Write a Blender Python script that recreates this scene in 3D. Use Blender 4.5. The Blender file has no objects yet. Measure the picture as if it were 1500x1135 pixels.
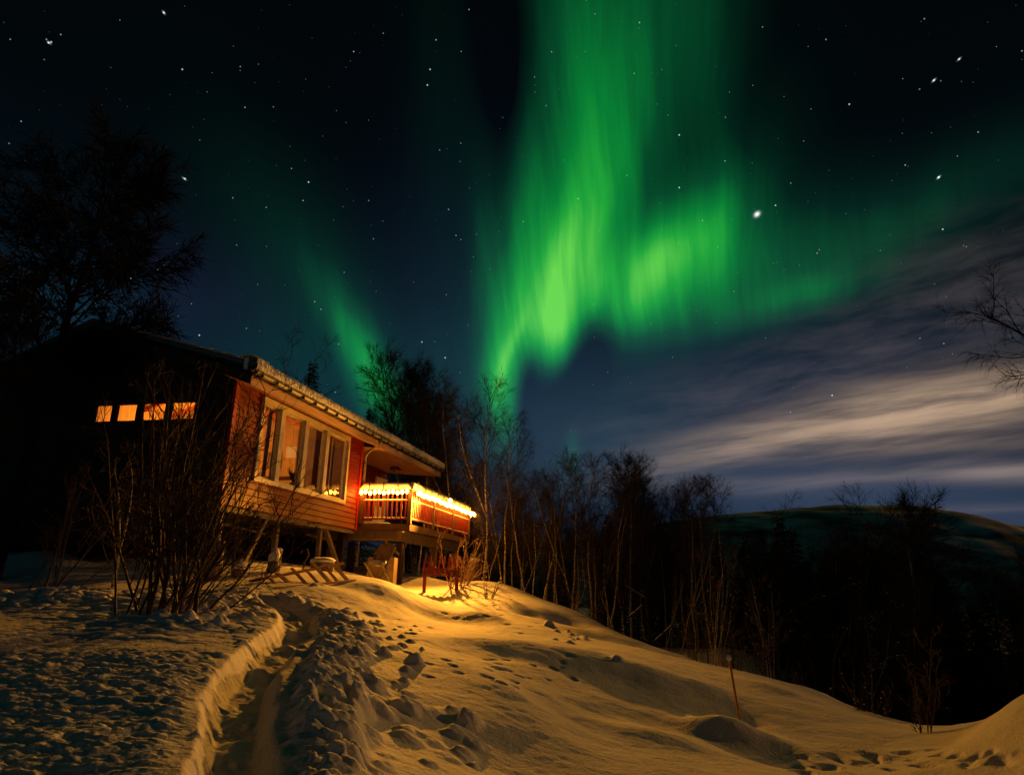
import bpy, math, random
import numpy as np
from math import radians, sin, cos, pi
from mathutils import Vector, Matrix

# ------------------------------------------------------------------ camera
sc = bpy.context.scene
C = sc.collection
PW, PH, FPX = 1500, 1135, 1000.0
PITCH, ROLL = radians(16.1), radians(1.3)
CAM = np.array([0, 0, 1.6])
fw = np.array([0, cos(PITCH), sin(PITCH)])
_r0 = np.array([1.0, 0, 0]); _u0 = np.array([0, -sin(PITCH), cos(PITCH)])
rt = _r0 * cos(ROLL) + _u0 * sin(ROLL)
up = -_r0 * sin(ROLL) + _u0 * cos(ROLL)
cd = bpy.data.cameras.new('camera'); cam = bpy.data.objects.new('camera', cd); C.objects.link(cam)
cd.sensor_width = 36; cd.lens = 36 * FPX / PW; cd.clip_start = 0.05; cd.clip_end = 20000
M = Matrix.Identity(4)
for i in range(3):
    M[i][0] = rt[i]; M[i][1] = up[i]; M[i][2] = -fw[i]; M[i][3] = CAM[i]
cam.matrix_world = M
sc.camera = cam

def ray(px, py):
    return fw + rt * (px - PW / 2) / FPX + up * (PH / 2 - py) / FPX
def unit(v):
    v = np.asarray(v, float); return v / np.linalg.norm(v)
def atY(px, py, Y):
    d = ray(px, py); return CAM + d * (Y / d[1])

# ------------------------------------------------------------------ exposure
sc.view_settings.view_transform = 'Standard'; sc.view_settings.look = 'None'
sc.view_settings.exposure = 0; sc.view_settings.gamma = 1
sc.cycles.use_light_tree = True
sc.cycles.max_bounces = 5; sc.cycles.diffuse_bounces = 3; sc.cycles.glossy_bounces = 2
sc.cycles.transmission_bounces = 2; sc.cycles.transparent_max_bounces = 8
sc.cycles.caustics_reflective = False; sc.cycles.caustics_refractive = False

# low amber sun lamp added out of view at right to light slope and cabin
FILL_AZ, FILL_EL = radians(57), radians(12)
sd = bpy.data.lights.new('side_fill', 'SUN'); sd.energy = .68; sd.angle = radians(.6); sd.color = (1.0, .43, .09)
side_fill = bpy.data.objects.new('side_fill', sd); C.objects.link(side_fill)
side_fill.rotation_euler = Vector((-sin(FILL_AZ) * cos(FILL_EL), -cos(FILL_AZ) * cos(FILL_EL), -sin(FILL_EL))).to_track_quat('-Z', 'Y').to_euler()

# ------------------------------------------------------------------ world: night sky with aurora, thin cloud and stars
world = bpy.data.worlds.new('World'); sc.world = world; world.use_nodes = True
nt = world.node_tree; N = nt.nodes; L = nt.links
bg = N['Background']
tc = N.new('ShaderNodeTexCoord')
DIR = tc.outputs['Generated']
def setin(sock, v):
    if isinstance(v, (int, float)): sock.default_value = v
    elif isinstance(v, (tuple, list, np.ndarray)): sock.default_value = tuple(float(x) for x in v)
    else: L.new(v, sock)
def mth(op, a, b=None, c=None, clamp=False):
    n = N.new('ShaderNodeMath'); n.operation = op; n.use_clamp = clamp
    setin(n.inputs[0], a)
    if b is not None: setin(n.inputs[1], b)
    if c is not None: setin(n.inputs[2], c)
    return n.outputs[0]
def vec(op, a, b=None, scale=None):
    n = N.new('ShaderNodeVectorMath'); n.operation = op
    setin(n.inputs[0], a)
    if b is not None: setin(n.inputs[1], b)
    if scale is not None: setin(n.inputs['Scale'], scale)
    return n.outputs['Value'] if op in ('DOT_PRODUCT', 'LENGTH', 'DISTANCE') else n.outputs['Vector']
def comb(x, y, z=0.0):
    n = N.new('ShaderNodeCombineXYZ'); setin(n.inputs[0], x); setin(n.inputs[1], y); setin(n.inputs[2], z); return n.outputs[0]
def frame(px, py, ang):
    # two unit tangent vectors on the sky sphere at the direction seen towards px,py
    c = unit(ray(px, py)); s = 2.0; ca, sa = cos(radians(ang)), sin(radians(ang))
    a = unit(ray(px + s * ca, py - s * sa)) - c; b = unit(ray(px - s * sa, py - s * ca)) - c
    return c, a / s, b / s      # sphere units per pixel
def blob(px, py, sl, sw, ang, amp, D=None):
    c, a, b = frame(px, py, ang)
    la, lb = np.linalg.norm(a), np.linalg.norm(b)
    a = a / la / (la * sl); b = b / lb / (lb * sw)
    D = D or DIR
    v = vec('SUBTRACT', D, c)
    x = vec('DOT_PRODUCT', v, a); y = vec('DOT_PRODUCT', v, b)
    q = mth('MULTIPLY_ADD', x, x, mth('MULTIPLY', y, y))
    e = mth('POWER', 0.6065, q)
    return mth('MULTIPLY', e, amp)
def total(vals):
    s = vals[0]
    for v in vals[1:]: s = mth('ADD', s, v)
    return s
def noise(v, scale, detail=3, rough=0.5):
    n = N.new('ShaderNodeTexNoise'); setin(n.inputs['Vector'], v)
    n.inputs['Scale'].default_value = scale; n.inputs['Detail'].default_value = detail; n.inputs['Roughness'].default_value = rough
    return n.outputs['Fac']
def maprange(v, a, b, c=0.0, d=1.0, smooth=True):
    n = N.new('ShaderNodeMapRange'); n.interpolation_type = 'SMOOTHSTEP' if smooth else 'LINEAR'
    setin(n.inputs[0], v)
    for i, k in enumerate((a, b, c, d)): n.inputs[1 + i].default_value = k
    return n.outputs[0]
def ramp(v, stops):
    n = N.new('ShaderNodeValToRGB'); setin(n.inputs[0], v); cr = n.color_ramp; cr.interpolation = 'LINEAR'
    while len(cr.elements) < len(stops): cr.elements.new(0.5)
    for e, (p, c) in zip(cr.elements, stops): e.position = p; e.color = (*c, 1)
    return n.outputs[0]
sep = N.new('ShaderNodeSeparateXYZ'); L.new(DIR, sep.inputs[0]); DZ = sep.outputs[2]; DY = sep.outputs[1]; DX = sep.outputs[0]
# ray structure: noise stretched along the rays
_, ax, ay = frame(820, 330, 6)
rx = vec('DOT_PRODUCT', DIR, unit(ax) * 1.0); ry = vec('DOT_PRODUCT', DIR, unit(ay) * 1.0)
wob = noise(comb(rx, ry), 5.0, 2)
streak = noise(comb(mth('MULTIPLY_ADD', wob, 0.03, rx), mth('MULTIPLY', ry, 0.09)), 24, 4, .62)
fine = noise(comb(mth('MULTIPLY_ADD', wob, 0.02, rx), mth('MULTIPLY', ry, 0.06)), 75, 2, .5)
streak = mth('MULTIPLY_ADD', mth('SUBTRACT', fine, 0.5), 0.16, streak)
warp = mth('MULTIPLY', mth('SUBTRACT', noise(comb(rx, mth('MULTIPLY', ry, 0.3)), 11, 2), 0.5), 0.034)
WD = vec('ADD', DIR, comb(mth('MULTIPLY', warp, 0.8), 0.0, mth('MULTIPLY', warp, 0.15)))
A = []
def ab(*a): A.append(blob(*a, D=WD))
# columns rising out of the frame
ab(862, 60, 240, 62, 91, .50); ab(1000, 40, 240, 48, 90, .30); ab(1050, 200, 170, 26, 88, .10)
ab(855, 260, 130, 52, 84, .30); ab(905, 200, 120, 30, 88, .15)
# main descending curtain
ab(826, 360, 95, 38, 82, .46); ab(832, 350, 55, 12, 83, .26); ab(808, 430, 70, 30, 86, .50); ab(806, 480, 38, 26, 88, .62)
ab(790, 450, 60, 34, 88, .30); ab(862, 395, 95, 22, 76, .28); ab(900, 330, 110, 22, 80, .18)
ab(757, 420, 110, 20, 84, .34); ab(768, 270, 90, 16, 86, .16); ab(722, 480, 110, 22, 87, .32); ab(745, 500, 60, 20, 80, .34)
ab(735, 535, 34, 7, 76, .42); ab(757, 487, 26, 6, 70, .22); ab(738, 590, 46, 15, 86, .42); ab(722, 545, 34, 16, 80, .30); ab(752, 630, 30, 12, 88, .16)
ab(715, 340, 120, 26, 88, .10); ab(700, 430, 90, 16, 86, .10)
# right hand lobe
ab(968, 380, 62, 30, 24, .48); ab(978, 365, 90, 50, 32, .44); ab(1040, 325, 60, 34, 50, .22); ab(935, 425, 60, 26, 52, .38)
ab(915, 455, 40, 22, 75, .34); ab(1010, 420, 80, 26, 30, .20); ab(1000, 450, 120, 30, 8, .17); ab(1075, 300, 100, 36, 72, .13)
ab(1105, 390, 100, 46, 30, .32); ab(1195, 425, 46, 18, 14, .20); ab(1120, 455, 120, 22, 14, .20); ab(1370, 300, 160, 40, 27, .17); ab(1250, 375, 90, 34, 26, .13)
# left band and faint rays by the trees
ab(535, 520, 62, 20, -60, .50); ab(572, 600, 55, 22, -58, .70); ab(490, 440, 70, 28, -60, .16); ab(410, 330, 110, 50, -58, .06); ab(500, 510, 140, 70, -60, .11)
ab(835, 668, 36, 11, 88, .30); ab(806, 620, 70, 9, 84, .07); ab(640, 560, 70, 30, 88, .09); ab(650, 300, 260, 30, 90, .05)
dark = [blob(866, 520, 62, 21, 62, .55), blob(884, 360, 60, 9, 74, .14), blob(776, 560, 34, 8, 84, .25), blob(800, 590, 40, 24, 90, .22), blob(745, 130, 150, 26, 92, .18), blob(862, 478, 24, 12, 55, .16)]
I = mth('SUBTRACT', total(A), total(dark))
I = mth('MAXIMUM', I, 0.0)
I = mth('MULTIPLY', I, mth('MULTIPLY_ADD', streak, 1.0, 0.50))
front = maprange(DY, -0.2, 0.25)
I = mth('MULTIPLY', mth('MULTIPLY', I, front), 0.57)
aur = ramp(I, [(0, (0, 0, 0)), (.10, (.000, .014, .0060)), (.25, (.001, .062, .018)), (.45, (.002, .20, .030)), (.65, (.014, .37, .038)), (.82, (.070, .52, .055)), (1.0, (.14, .68, .07))])
base = ramp(DZ, [(0, (.004, .006, .010)), (.02, (.0075, .0125, .026)), (.16, (.0035, .008, .0165)), (.33, (.0016, .0055, .0085)), (.55, (.0006, .0020, .0030)), (1.0, (.0004, .0008, .0010))])
back = mth('MULTIPLY', maprange(DY, .0, -.5), maprange(DZ, .75, .1))  # teal glow added behind the camera to brighten surfaces facing it
def tint(val, col): return vec('SCALE', col, scale=val)
col = vec('ADD', aur, base)
col = vec('ADD', col, tint(back, (.0015, .020, .017)))
for px, py, sl, sw, an, amp, cc in [
        (1180, 640, 420, 130, -6, 1.0, (.0075, .0150, .0330)), (1300, 740, 360, 46, -4, 1.0, (.020, .028, .046)),
        (90, 440, 90, 40, 0, 1.0, (.002, .018, .026)), (430, 560, 130, 70, 0, 1.0, (.000, .013, .014)),
        (250, 440, 130, 60, 0, 1.0, (.003, .001, .010)), (670, 480, 90, 160, 0, 1.0, (.002, .003, .010)), (850, 640, 130, 80, 0, 1.0, (.004, .016, .022))]:
    col = vec('ADD', col, tint(blob(px, py, sl, sw, an, amp), cc))
# thin clouds lit from the valley
_, cx_, cy_ = frame(1250, 600, 12)
gx = vec('DOT_PRODUCT', DIR, unit(cx_)); gy = vec('DOT_PRODUCT', DIR, unit(cy_))
cw = noise(comb(gx, mth('MULTIPLY', gy, 2.0)), 5, 2)
cn1 = noise(comb(gx, mth('MULTIPLY_ADD', cw, 0.22, mth('MULTIPLY', gy, 10.0))), 4.2, 6, .58)
cn2 = noise(comb(mth('MULTIPLY', gx, 1.0), mth('MULTIPLY_ADD', cw, 0.22, mth('MULTIPLY', gy, 4.2))), 7, 6, .6)
cmask = mth('MULTIPLY', maprange(cn1, .30, .66), 1.0); cmask2 = maprange(cn2, .28, .78)
cl = total([blob(1450, 575, 170, 27, 10, .85), blob(1290, 612, 170, 24, 13, .62), blob(1130, 645, 130, 20, 14, .42), blob(990, 674, 70, 12, 14, .20), blob(1380, 640, 170, 26, 8, .28)])
cl = mth('MULTIPLY', cl, mth('MULTIPLY_ADD', cmask, 0.78, 0.24))
cl2 = total([blob(1220, 702, 210, 8, 7, .30), blob(1480, 690, 80, 12, 6, .60), blob(1420, 745, 90, 5, 10, .24), blob(1100, 716, 70, 7, 4, .16)])
cl2 = mth('MULTIPLY', cl2, mth('MULTIPLY_ADD', cmask, 0.7, 0.3))
up1 = total([blob(1300, 500, 200, 46, 20, .30), blob(1440, 400, 130, 60, 22, .26), blob(1130, 575, 190, 34, 10, .20), blob(1010, 620, 90, 24, 10, .12)])
up1 = mth('MULTIPLY', up1, cmask2)
col = vec('ADD', col, tint(mth('MULTIPLY', cl, front), (.37, .245, .142)))
col = vec('ADD', col, tint(mth('MULTIPLY', cl2, front), (.260, .190, .150)))
col = vec('ADD', col, tint(mth('MULTIPLY', up1, front), (.125, .095, .092)))
# stars: a fine random field plus the bright ones
vor = N.new('ShaderNodeTexVoronoi'); vor.feature = 'F1'; L.new(DIR, vor.inputs['Vector']); vor.inputs['Scale'].default_value = 92
vs = N.new('ShaderNodeSeparateColor'); L.new(vor.outputs['Color'], vs.inputs[0])
sr = mth('MULTIPLY_ADD', mth('POWER', vs.outputs[0], 3.0), .05, .045)
st = mth('SUBTRACT', 1.0, mth('DIVIDE', vor.outputs['Distance'], sr), clamp=True)
st = mth('MULTIPLY', st, mth('MULTIPLY', mth('MULTIPLY_ADD', mth('POWER', vs.outputs[1], 3.0), .7, .06), maprange(DZ, .03, .3)))
cover = mth('SUBTRACT', 1.0, mth('MULTIPLY', total([cl, up1]), 2.0), clamp=True)
st = mth('MULTIPLY', st, cover)
stars = [(240, 19, 1), (71, 63, 1), (75, 62, .8), (68, 58, .5), (89, 51, .5), (267, 102, .8), (518, 76, .7), (630, 102, .8), (626, 125, .9), (271, 262, 1), (452, 267, 1), (444, 294, .7), (341, 290, .5),
         (390, 304, .5), (427, 247, .5), (173, 381, 1), (221, 378, .5), (192, 408, .7), (461, 442, .7), (995, 198, 1), (995, 275, 1), (1375, 260, 1.6), (1381, 336, .8), (1368, 118, 1), (1405, 87, .9), (1244, 153, .8), (1197, 371, .7),
         (1200, 366, .4), (1136, 301, .8), (1326, 242, .7), (1354, 28, .5), (1062, 236, .6), (618, 501, .8), (652, 524, .9), (292, 491, .9), (470, 453, .6), (496, 504, .5), (1219, 579, .9), (1158, 604, .5), (668, 345, .6), (657, 307, .6),
         (1117, 40, .4), (929, 108, .5), (800, 155, .4), (160, 393, .4), (361, 481, .4), (15, 58, .4), (31, 178, .5), (352, 98, .4), (540, 294, .4), (547, 350, .4), (675, 210, .4), (644, 220, .4), (1029, 323, .6), (1347, 131, .4), (1497, 75, .5)]
parts = []
for i, (px, py, a) in enumerate(stars):
    c = unit(ray(px, py)); R = .0012 if a > .75 else .0009
    d = vec('DISTANCE', DIR, c); parts.append(mth('MULTIPLY', mth('SUBTRACT', 1.0, mth('DIVIDE', d, R), clamp=True), a * 1.1))
parts.append(blob(1109, 314, 2.8, 2.0, 45, 1.3)); parts.append(blob(1375, 260, 1.8, .8, 55, .8)); parts.append(blob(1368, 118, 2.0, .7, 50, .7))
parts.append(blob(1405, 87, 2.0, .6, 50, .6)); parts.append(blob(270, 262, 1.9, .6, -38, .6)); parts.append(blob(72, 63, 1.9, .7, -40, .6)); parts.append(blob(240, 19, 1.7, .8, -60, .6))
st = mth('ADD', st, total(parts))
col = vec('ADD', col, tint(st, (.86, .95, .92)))
L.new(col, bg.inputs['Color']); bg.inputs['Strength'].default_value = 1.0
world.cycles.sampling_method = 'MANUAL'; world.cycles.sample_map_resolution = 512

# ------------------------------------------------------------------ materials
def mat(name, color, rough=.7, var=.25, vscale=6.0, stretch=(1, 1, 1), bump=0.0, bscale=30, spec=.3, col2=None, metallic=0, coord='Object'):
    m = bpy.data.materials.new(name); m.use_nodes = True; t = m.node_tree; n = t.nodes; b = n['Principled BSDF']
    b.inputs['Roughness'].default_value = rough; b.inputs['Specular IOR Level'].default_value = spec; b.inputs['Metallic'].default_value = metallic
    tcn = n.new('ShaderNodeTexCoord'); mp = n.new('ShaderNodeMapping'); mp.inputs['Scale'].default_value = stretch
    t.links.new(tcn.outputs[coord], mp.inputs[0])
    ns = n.new('ShaderNodeTexNoise'); ns.inputs['Scale'].default_value = vscale; ns.inputs['Detail'].default_value = 5; ns.inputs['Roughness'].default_value = .6
    t.links.new(mp.outputs[0], ns.inputs['Vector'])
    cr = n.new('ShaderNodeValToRGB'); c2 = col2 or tuple(c * (1 - var) for c in color)
    cr.color_ramp.elements[0].position = .36; cr.color_ramp.elements[1].position = .64
    cr.color_ramp.elements[0].color = (*c2, 1); cr.color_ramp.elements[1].color = (*color, 1)
    t.links.new(ns.outputs['Fac'], cr.inputs[0]); t.links.new(cr.outputs[0], b.inputs['Base Color'])
    if bump:
        n2 = n.new('ShaderNodeTexNoise'); n2.inputs['Scale'].default_value = bscale; n2.inputs['Detail'].default_value = 4
        t.links.new(mp.outputs[0], n2.inputs['Vector'])
        bp = n.new('ShaderNodeBump'); bp.inputs['Strength'].default_value = bump; bp.inputs['Distance'].default_value = .02
        t.links.new(n2.outputs['Fac'], bp.inputs['Height']); t.links.new(bp.outputs[0], b.inputs['Normal'])
    m['bsdf'] = 1
    return m
def emit(name, color, strength):
    m = bpy.data.materials.new(name); m.use_nodes = True; b = m.node_tree.nodes['Principled BSDF']
    b.inputs['Base Color'].default_value = (*color, 1); b.inputs['Emission Color'].default_value = (*color, 1); b.inputs['Emission Strength'].default_value = strength
    return m
SNOW = mat('snow', (.80, .81, .83), .75, col2=(.74, .75, .78), vscale=1.2, bump=.55, bscale=34, spec=.25)
SNOWC = mat('snow_clumps', (.80, .81, .83), .8, var=.05)
RED = mat('red_siding', (.24, .014, .005), .62, var=.35, vscale=3, stretch=(1, .6, 8), bump=.25, bscale=60)
REDT = mat('red_trim', (.36, .014, .008), .55, var=.2, vscale=4)
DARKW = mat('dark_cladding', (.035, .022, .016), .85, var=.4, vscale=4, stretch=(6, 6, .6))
PINE = mat('pine_boards', (.55, .30, .13), .55, var=.3, vscale=2.5, stretch=(9, .6, 9), bump=.15)
WHITEW = mat('cream_trim', (.66, .60, .47), .5, var=.15, vscale=5, bump=.1)
OLDW = mat('grey_timber', (.26, .20, .14), .8, var=.4, vscale=5, stretch=(4, 4, .5), bump=.3)
BROWNW = mat('brown_timber', (.11, .055, .03), .7, var=.4, vscale=5)
RAILW = mat('rail_paint', (.20, .014, .007), .6, var=.4, vscale=4)
ROOFM = mat('roof_felt', (.03, .03, .028), .9)
METAL = mat('pipe_metal', (.22, .20, .18), .55, var=.3, metallic=.3)
DMETAL = mat('bracket_metal', (.05, .04, .035), .5, metallic=.5)
BARK = mat('birch_bark', (.55, .50, .44), .8, vscale=5, stretch=(1, 1, 3), col2=(.10, .08, .07), bump=.3)
TWIG = mat('twig_bark', (.034, .024, .020), .85, var=.5, vscale=3)
TWIGF = mat('willow_bark', (.085, .05, .035), .75, var=.5, vscale=6, bump=.2)
NEEDLE = mat('spruce_needles', (.035, .05, .028), .85, var=.5, vscale=2)
IWALL = mat('interior_pine', (.62, .34, .075), .6, var=.45, vscale=3, stretch=(8, 8, .5))
IDOOR = mat('interior_door', (.42, .09, .03), .5, var=.2)
ICAB = mat('dark_cabinet', (.20, .09, .035), .5)
CURT = mat('curtain_cloth', (.50, .36, .22), .9, var=.3, vscale=3, stretch=(6, 6, .4))
STAKE = mat('stake_paint', (.40, .13, .05), .6)
CLOTH = mat('tarp', (.30, .20, .11), .8, var=.3)
def glass(name):
    m = bpy.data.materials.new(name); m.use_nodes = True; t = m.node_tree; n = t.nodes; n.remove(n['Principled BSDF'])
    out = n['Material Output']; tr = n.new('ShaderNodeBsdfTransparent'); gl = n.new('ShaderNodeBsdfGlossy'); gl.inputs['Roughness'].default_value = .02
    fr = n.new('ShaderNodeFresnel'); fr.inputs['IOR'].default_value = 1.5; mx = n.new('ShaderNodeMixShader')
    tr.inputs['Color'].default_value = (.92, .92, .90, 1)
    t.links.new(fr.outputs[0], mx.inputs[0]); t.links.new(tr.outputs[0], mx.inputs[1]); t.links.new(gl.outputs[0], mx.inputs[2]); t.links.new(mx.outputs[0], out.inputs['Surface'])
    return m
GLASS = glass('window_glass')
# frost and wear on the lower boards: pale where wind-blown snow has scoured them
def siding_wear():
    t = RED.node_tree; n = t.nodes; b = n['Principled BSDF']; src = b.inputs['Base Color'].links[0].from_socket
    tcn = n.new('ShaderNodeTexCoord'); sp = n.new('ShaderNodeSeparateXYZ'); t.links.new(tcn.outputs['Object'], sp.inputs[0])
    ns = n.new('ShaderNodeTexNoise'); ns.inputs['Scale'].default_value = 2.2; ns.inputs['Detail'].default_value = 6
    mp = n.new('ShaderNodeMapping'); mp.inputs['Scale'].default_value = (1, .8, 3); t.links.new(tcn.outputs['Object'], mp.inputs[0]); t.links.new(mp.outputs[0], ns.inputs['Vector'])
    mr = n.new('ShaderNodeMapRange'); mr.inputs[1].default_value = 4.1; mr.inputs[2].default_value = 3.0; t.links.new(sp.outputs[2], mr.inputs[0])
    a = n.new('ShaderNodeMath'); a.operation = 'MULTIPLY_ADD'; t.links.new(ns.outputs['Fac'], a.inputs[0]); a.inputs[1].default_value = 1.5; a.inputs[2].default_value = -.75
    s = n.new('ShaderNodeMath'); s.operation = 'ADD'; s.use_clamp = True; t.links.new(mr.outputs[0], s.inputs[0]); t.links.new(a.outputs[0], s.inputs[1])
    g = n.new('ShaderNodeMath'); g.operation = 'MULTIPLY'; g.use_clamp = True; t.links.new(s.outputs[0], g.inputs[0]); t.links.new(mr.outputs[0], g.inputs[1])
    h = n.new('ShaderNodeMath'); h.operation = 'MULTIPLY'; h.use_clamp = True; t.links.new(g.outputs[0], h.inputs[0]); h.inputs[1].default_value = 1.5
    mx = n.new('ShaderNodeMix'); mx.data_type = 'RGBA'; t.links.new(h.outputs[0], mx.inputs['Factor']); t.links.new(src, mx.inputs['A']); mx.inputs['B'].default_value = (.26, .085, .020, 1)
    t.links.new(mx.outputs['Result'], b.inputs['Base Color'])
siding_wear()

# ------------------------------------------------------------------ mesh helpers
class MB:
    def __init__(s): s.v = []; s.f = []
    def add(s, vs, fs):
        o = len(s.v); s.v.extend([tuple(map(float, p)) for p in vs]); s.f.extend([tuple(o + i for i in f) for f in fs]); return s
    def box(s, x0, x1, y0, y1, z0, z1):
        vs = [(x, y, z) for z in (z0, z1) for y in (y0, y1) for x in (x0, x1)]
        return s.add(vs, [(0, 2, 3, 1), (4, 5, 7, 6), (0, 1, 5, 4), (2, 6, 7, 3), (0, 4, 6, 2), (1, 3, 7, 5)])
    def bar(s, a, b, w, h, upv=(0, 0, 1)):
        a = np.array(a, float); b = np.array(b, float); d = unit(b - a); u = np.array(upv, float)
        if abs(d @ u) > .98: u = np.array([0, 1.0, 0])
        x = unit(np.cross(d, u)); y = np.cross(x, d)
        vs = [p + x * sx * w / 2 + y * sy * h / 2 for p in (a, b) for sx, sy in ((-1, -1), (1, -1), (1, 1), (-1, 1))]
        return s.add(vs, [(0, 3, 2, 1), (4, 5, 6, 7), (0, 1, 5, 4), (1, 2, 6, 5), (2, 3, 7, 6), (3, 0, 4, 7)])
    def tube(s, pts, rad, n=8, cap=True):
        pts = np.asarray(pts, float); k = len(pts); rad = np.broadcast_to(np.asarray(rad, float), (k,))
        t = np.gradient(pts, axis=0); t /= np.linalg.norm(t, axis=1)[:, None] + 1e-9
        ref = np.array([0, 0, 1.0]) if abs(t[0, 2]) < .9 else np.array([1.0, 0, 0])
        x = np.cross(t, ref); x /= np.linalg.norm(x, axis=1)[:, None] + 1e-9; y = np.cross(t, x)
        an = np.arange(n) * 2 * pi / n
        V = pts[:, None] + rad[:, None, None] * (x[:, None] * np.cos(an)[None, :, None] + y[:, None] * np.sin(an)[None, :, None])
        o = len(s.v); s.v.extend(map(tuple, V.reshape(-1, 3).tolist()))
        for i in range(k - 1):
            for j in range(n):
                j2 = (j + 1) % n; s.f.append((o + i * n + j, o + i * n + j2, o + (i + 1) * n + j2, o + (i + 1) * n + j))
        if cap: s.f.append(tuple(o + j for j in range(n))[::-1]); s.f.append(tuple(o + (k - 1) * n + j for j in range(n)))
        return s
    def lump(s, c, r, seed=0, nu=8, nv=5, sq=(1, 1, 1), rough=.18):
        rg = np.random.RandomState(seed); vs = []; fs = []
        for i in range(nv + 1):
            th = pi * i / nv
            for j in range(nu):
                ph = 2 * pi * j / nu; k = r * (1 + rough * (rg.rand() * 2 - 1)) if 0 < i < nv else r
                vs.append((c[0] + k * sq[0] * sin(th) * cos(ph), c[1] + k * sq[1] * sin(th) * sin(ph), c[2] + k * sq[2] * cos(th)))
        for i in range(nv):
            for j in range(nu):
                j2 = (j + 1) % nu; fs.append((i * nu + j, (i + 1) * nu + j, (i + 1) * nu + j2, i * nu + j2))
        return s.add(vs, fs)
    def octa(s, c, rx, ry, rz):
        x, y, z = c
        return s.add([(x + rx, y, z), (x, y + ry, z), (x - rx, y, z), (x, y - ry, z), (x, y, z + rz), (x, y, z - rz * .6)],
                     [(0, 1, 4), (1, 2, 4), (2, 3, 4), (3, 0, 4), (1, 0, 5), (2, 1, 5), (3, 2, 5), (0, 3, 5)])
    def mesh(s, name, m, smooth=False):
        me = bpy.data.meshes.new(name); me.from_pydata(s.v, [], s.f); me.materials.append(m)
        if smooth: me.shade_smooth()
        me.update(); return me
    def build(s, name, m, parent=None, smooth=False):
        return link(s.mesh(name, m, smooth), name, parent)
def link(me, name, parent=None):
    o = bpy.data.objects.new(name, me); C.objects.link(o)
    if parent is not None: o.parent = parent
    return o
def tag(o, label=None, cat=None, group=None, kind=None):
    for k, v in (('label', label), ('category', cat), ('group', group), ('kind', kind)):
        if v: o[k] = v
    return o
def thing(name, label, cat, loc=(0, 0, 0), rz=0, group=None):
    o = bpy.data.objects.new(name, None); C.objects.link(o); o.location = loc; o.rotation_euler = (0, 0, rz); o.empty_display_size = .2
    return tag(o, label, cat, group)
def copy_tree(o, parent=None):
    c = o.copy(); C.objects.link(c); c.parent = parent
    for ch in list(o.children): copy_tree(ch, c)
    return c

# ------------------------------------------------------------------ numpy noise
_rg = np.random.RandomState(7); _perm = _rg.permutation(1024); _ga = _rg.rand(1024) * 2 * pi
def perlin(x, y):
    xi = np.floor(x).astype(int); yi = np.floor(y).astype(int); xf = x - xi; yf = y - yi
    def g(i, j, dx, dy):
        a = _ga[_perm[(_perm[i % 1024] + j) % 1024]]; return np.cos(a) * dx + np.sin(a) * dy
    u = xf * xf * xf * (xf * (xf * 6 - 15) + 10); v = yf * yf * yf * (yf * (yf * 6 - 15) + 10)
    n00 = g(xi, yi, xf, yf); n10 = g(xi + 1, yi, xf - 1, yf); n01 = g(xi, yi + 1, xf, yf - 1); n11 = g(xi + 1, yi + 1, xf - 1, yf - 1)
    return (n00 * (1 - u) + n10 * u) * (1 - v) + (n01 * (1 - u) + n11 * u) * v
def fbm(x, y, o=4, g=.5):
    s = 0; a = 1
    for k in range(o): s = s + a * perlin(x * 2 ** k + 17.3 * k, y * 2 ** k + 5.1 * k); a *= g
    return s
def sstep(x, a, b):
    t = np.clip((x - a) / (b - a), 0, 1); return t * t * (3 - 2 * t)

# ------------------------------------------------------------------ terrain: control points (seen towards px,py at distance Y)
CP = [(440, 856, 13), (510, 851, 14), (560, 849, 14.6), (600, 866, 15.5), (640, 884, 17), (660, 873, 18.2), (700, 852, 19), (740, 856, 19), (780, 872, 18.6), (840, 893, 18),
      (900, 922, 17), (1000, 962, 16), (1100, 989, 15), (1200, 1012, 14), (1300, 1052, 12), (1370, 1066, 10.6), (1420, 1058, 9.6), (1500, 1022, 8.2), (1580, 1000, 7.5),
      (0, 846, 13.8), (60, 852, 13.2), (150, 866, 11.4), (0, 905, 8.6), (220, 905, 8.6), (330, 868, 11.0), (100, 940, 6.9), (300, 950, 6.6), (420, 930, 8.0), (450, 1000, 5.7),
      (640, 930, 10.4), (750, 1000, 7.6), (900, 960, 11), (1000, 1010, 9.6), (1150, 1045, 9.4), (1100, 1080, 8.4), (1250, 1090, 8.6), (1400, 1100, 8.3), (900, 1060, 7.7),
      (750, 1135, 5.5), (0, 1135, 3.3), (300, 1135, 3.3), (1100, 1135, 6.4), (1500, 1135, 6.3), (0, 1000, 5.1), (560, 900, 12.0), (640, 905, 13.4)]
pts = [atY(*c) for c in CP]
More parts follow.
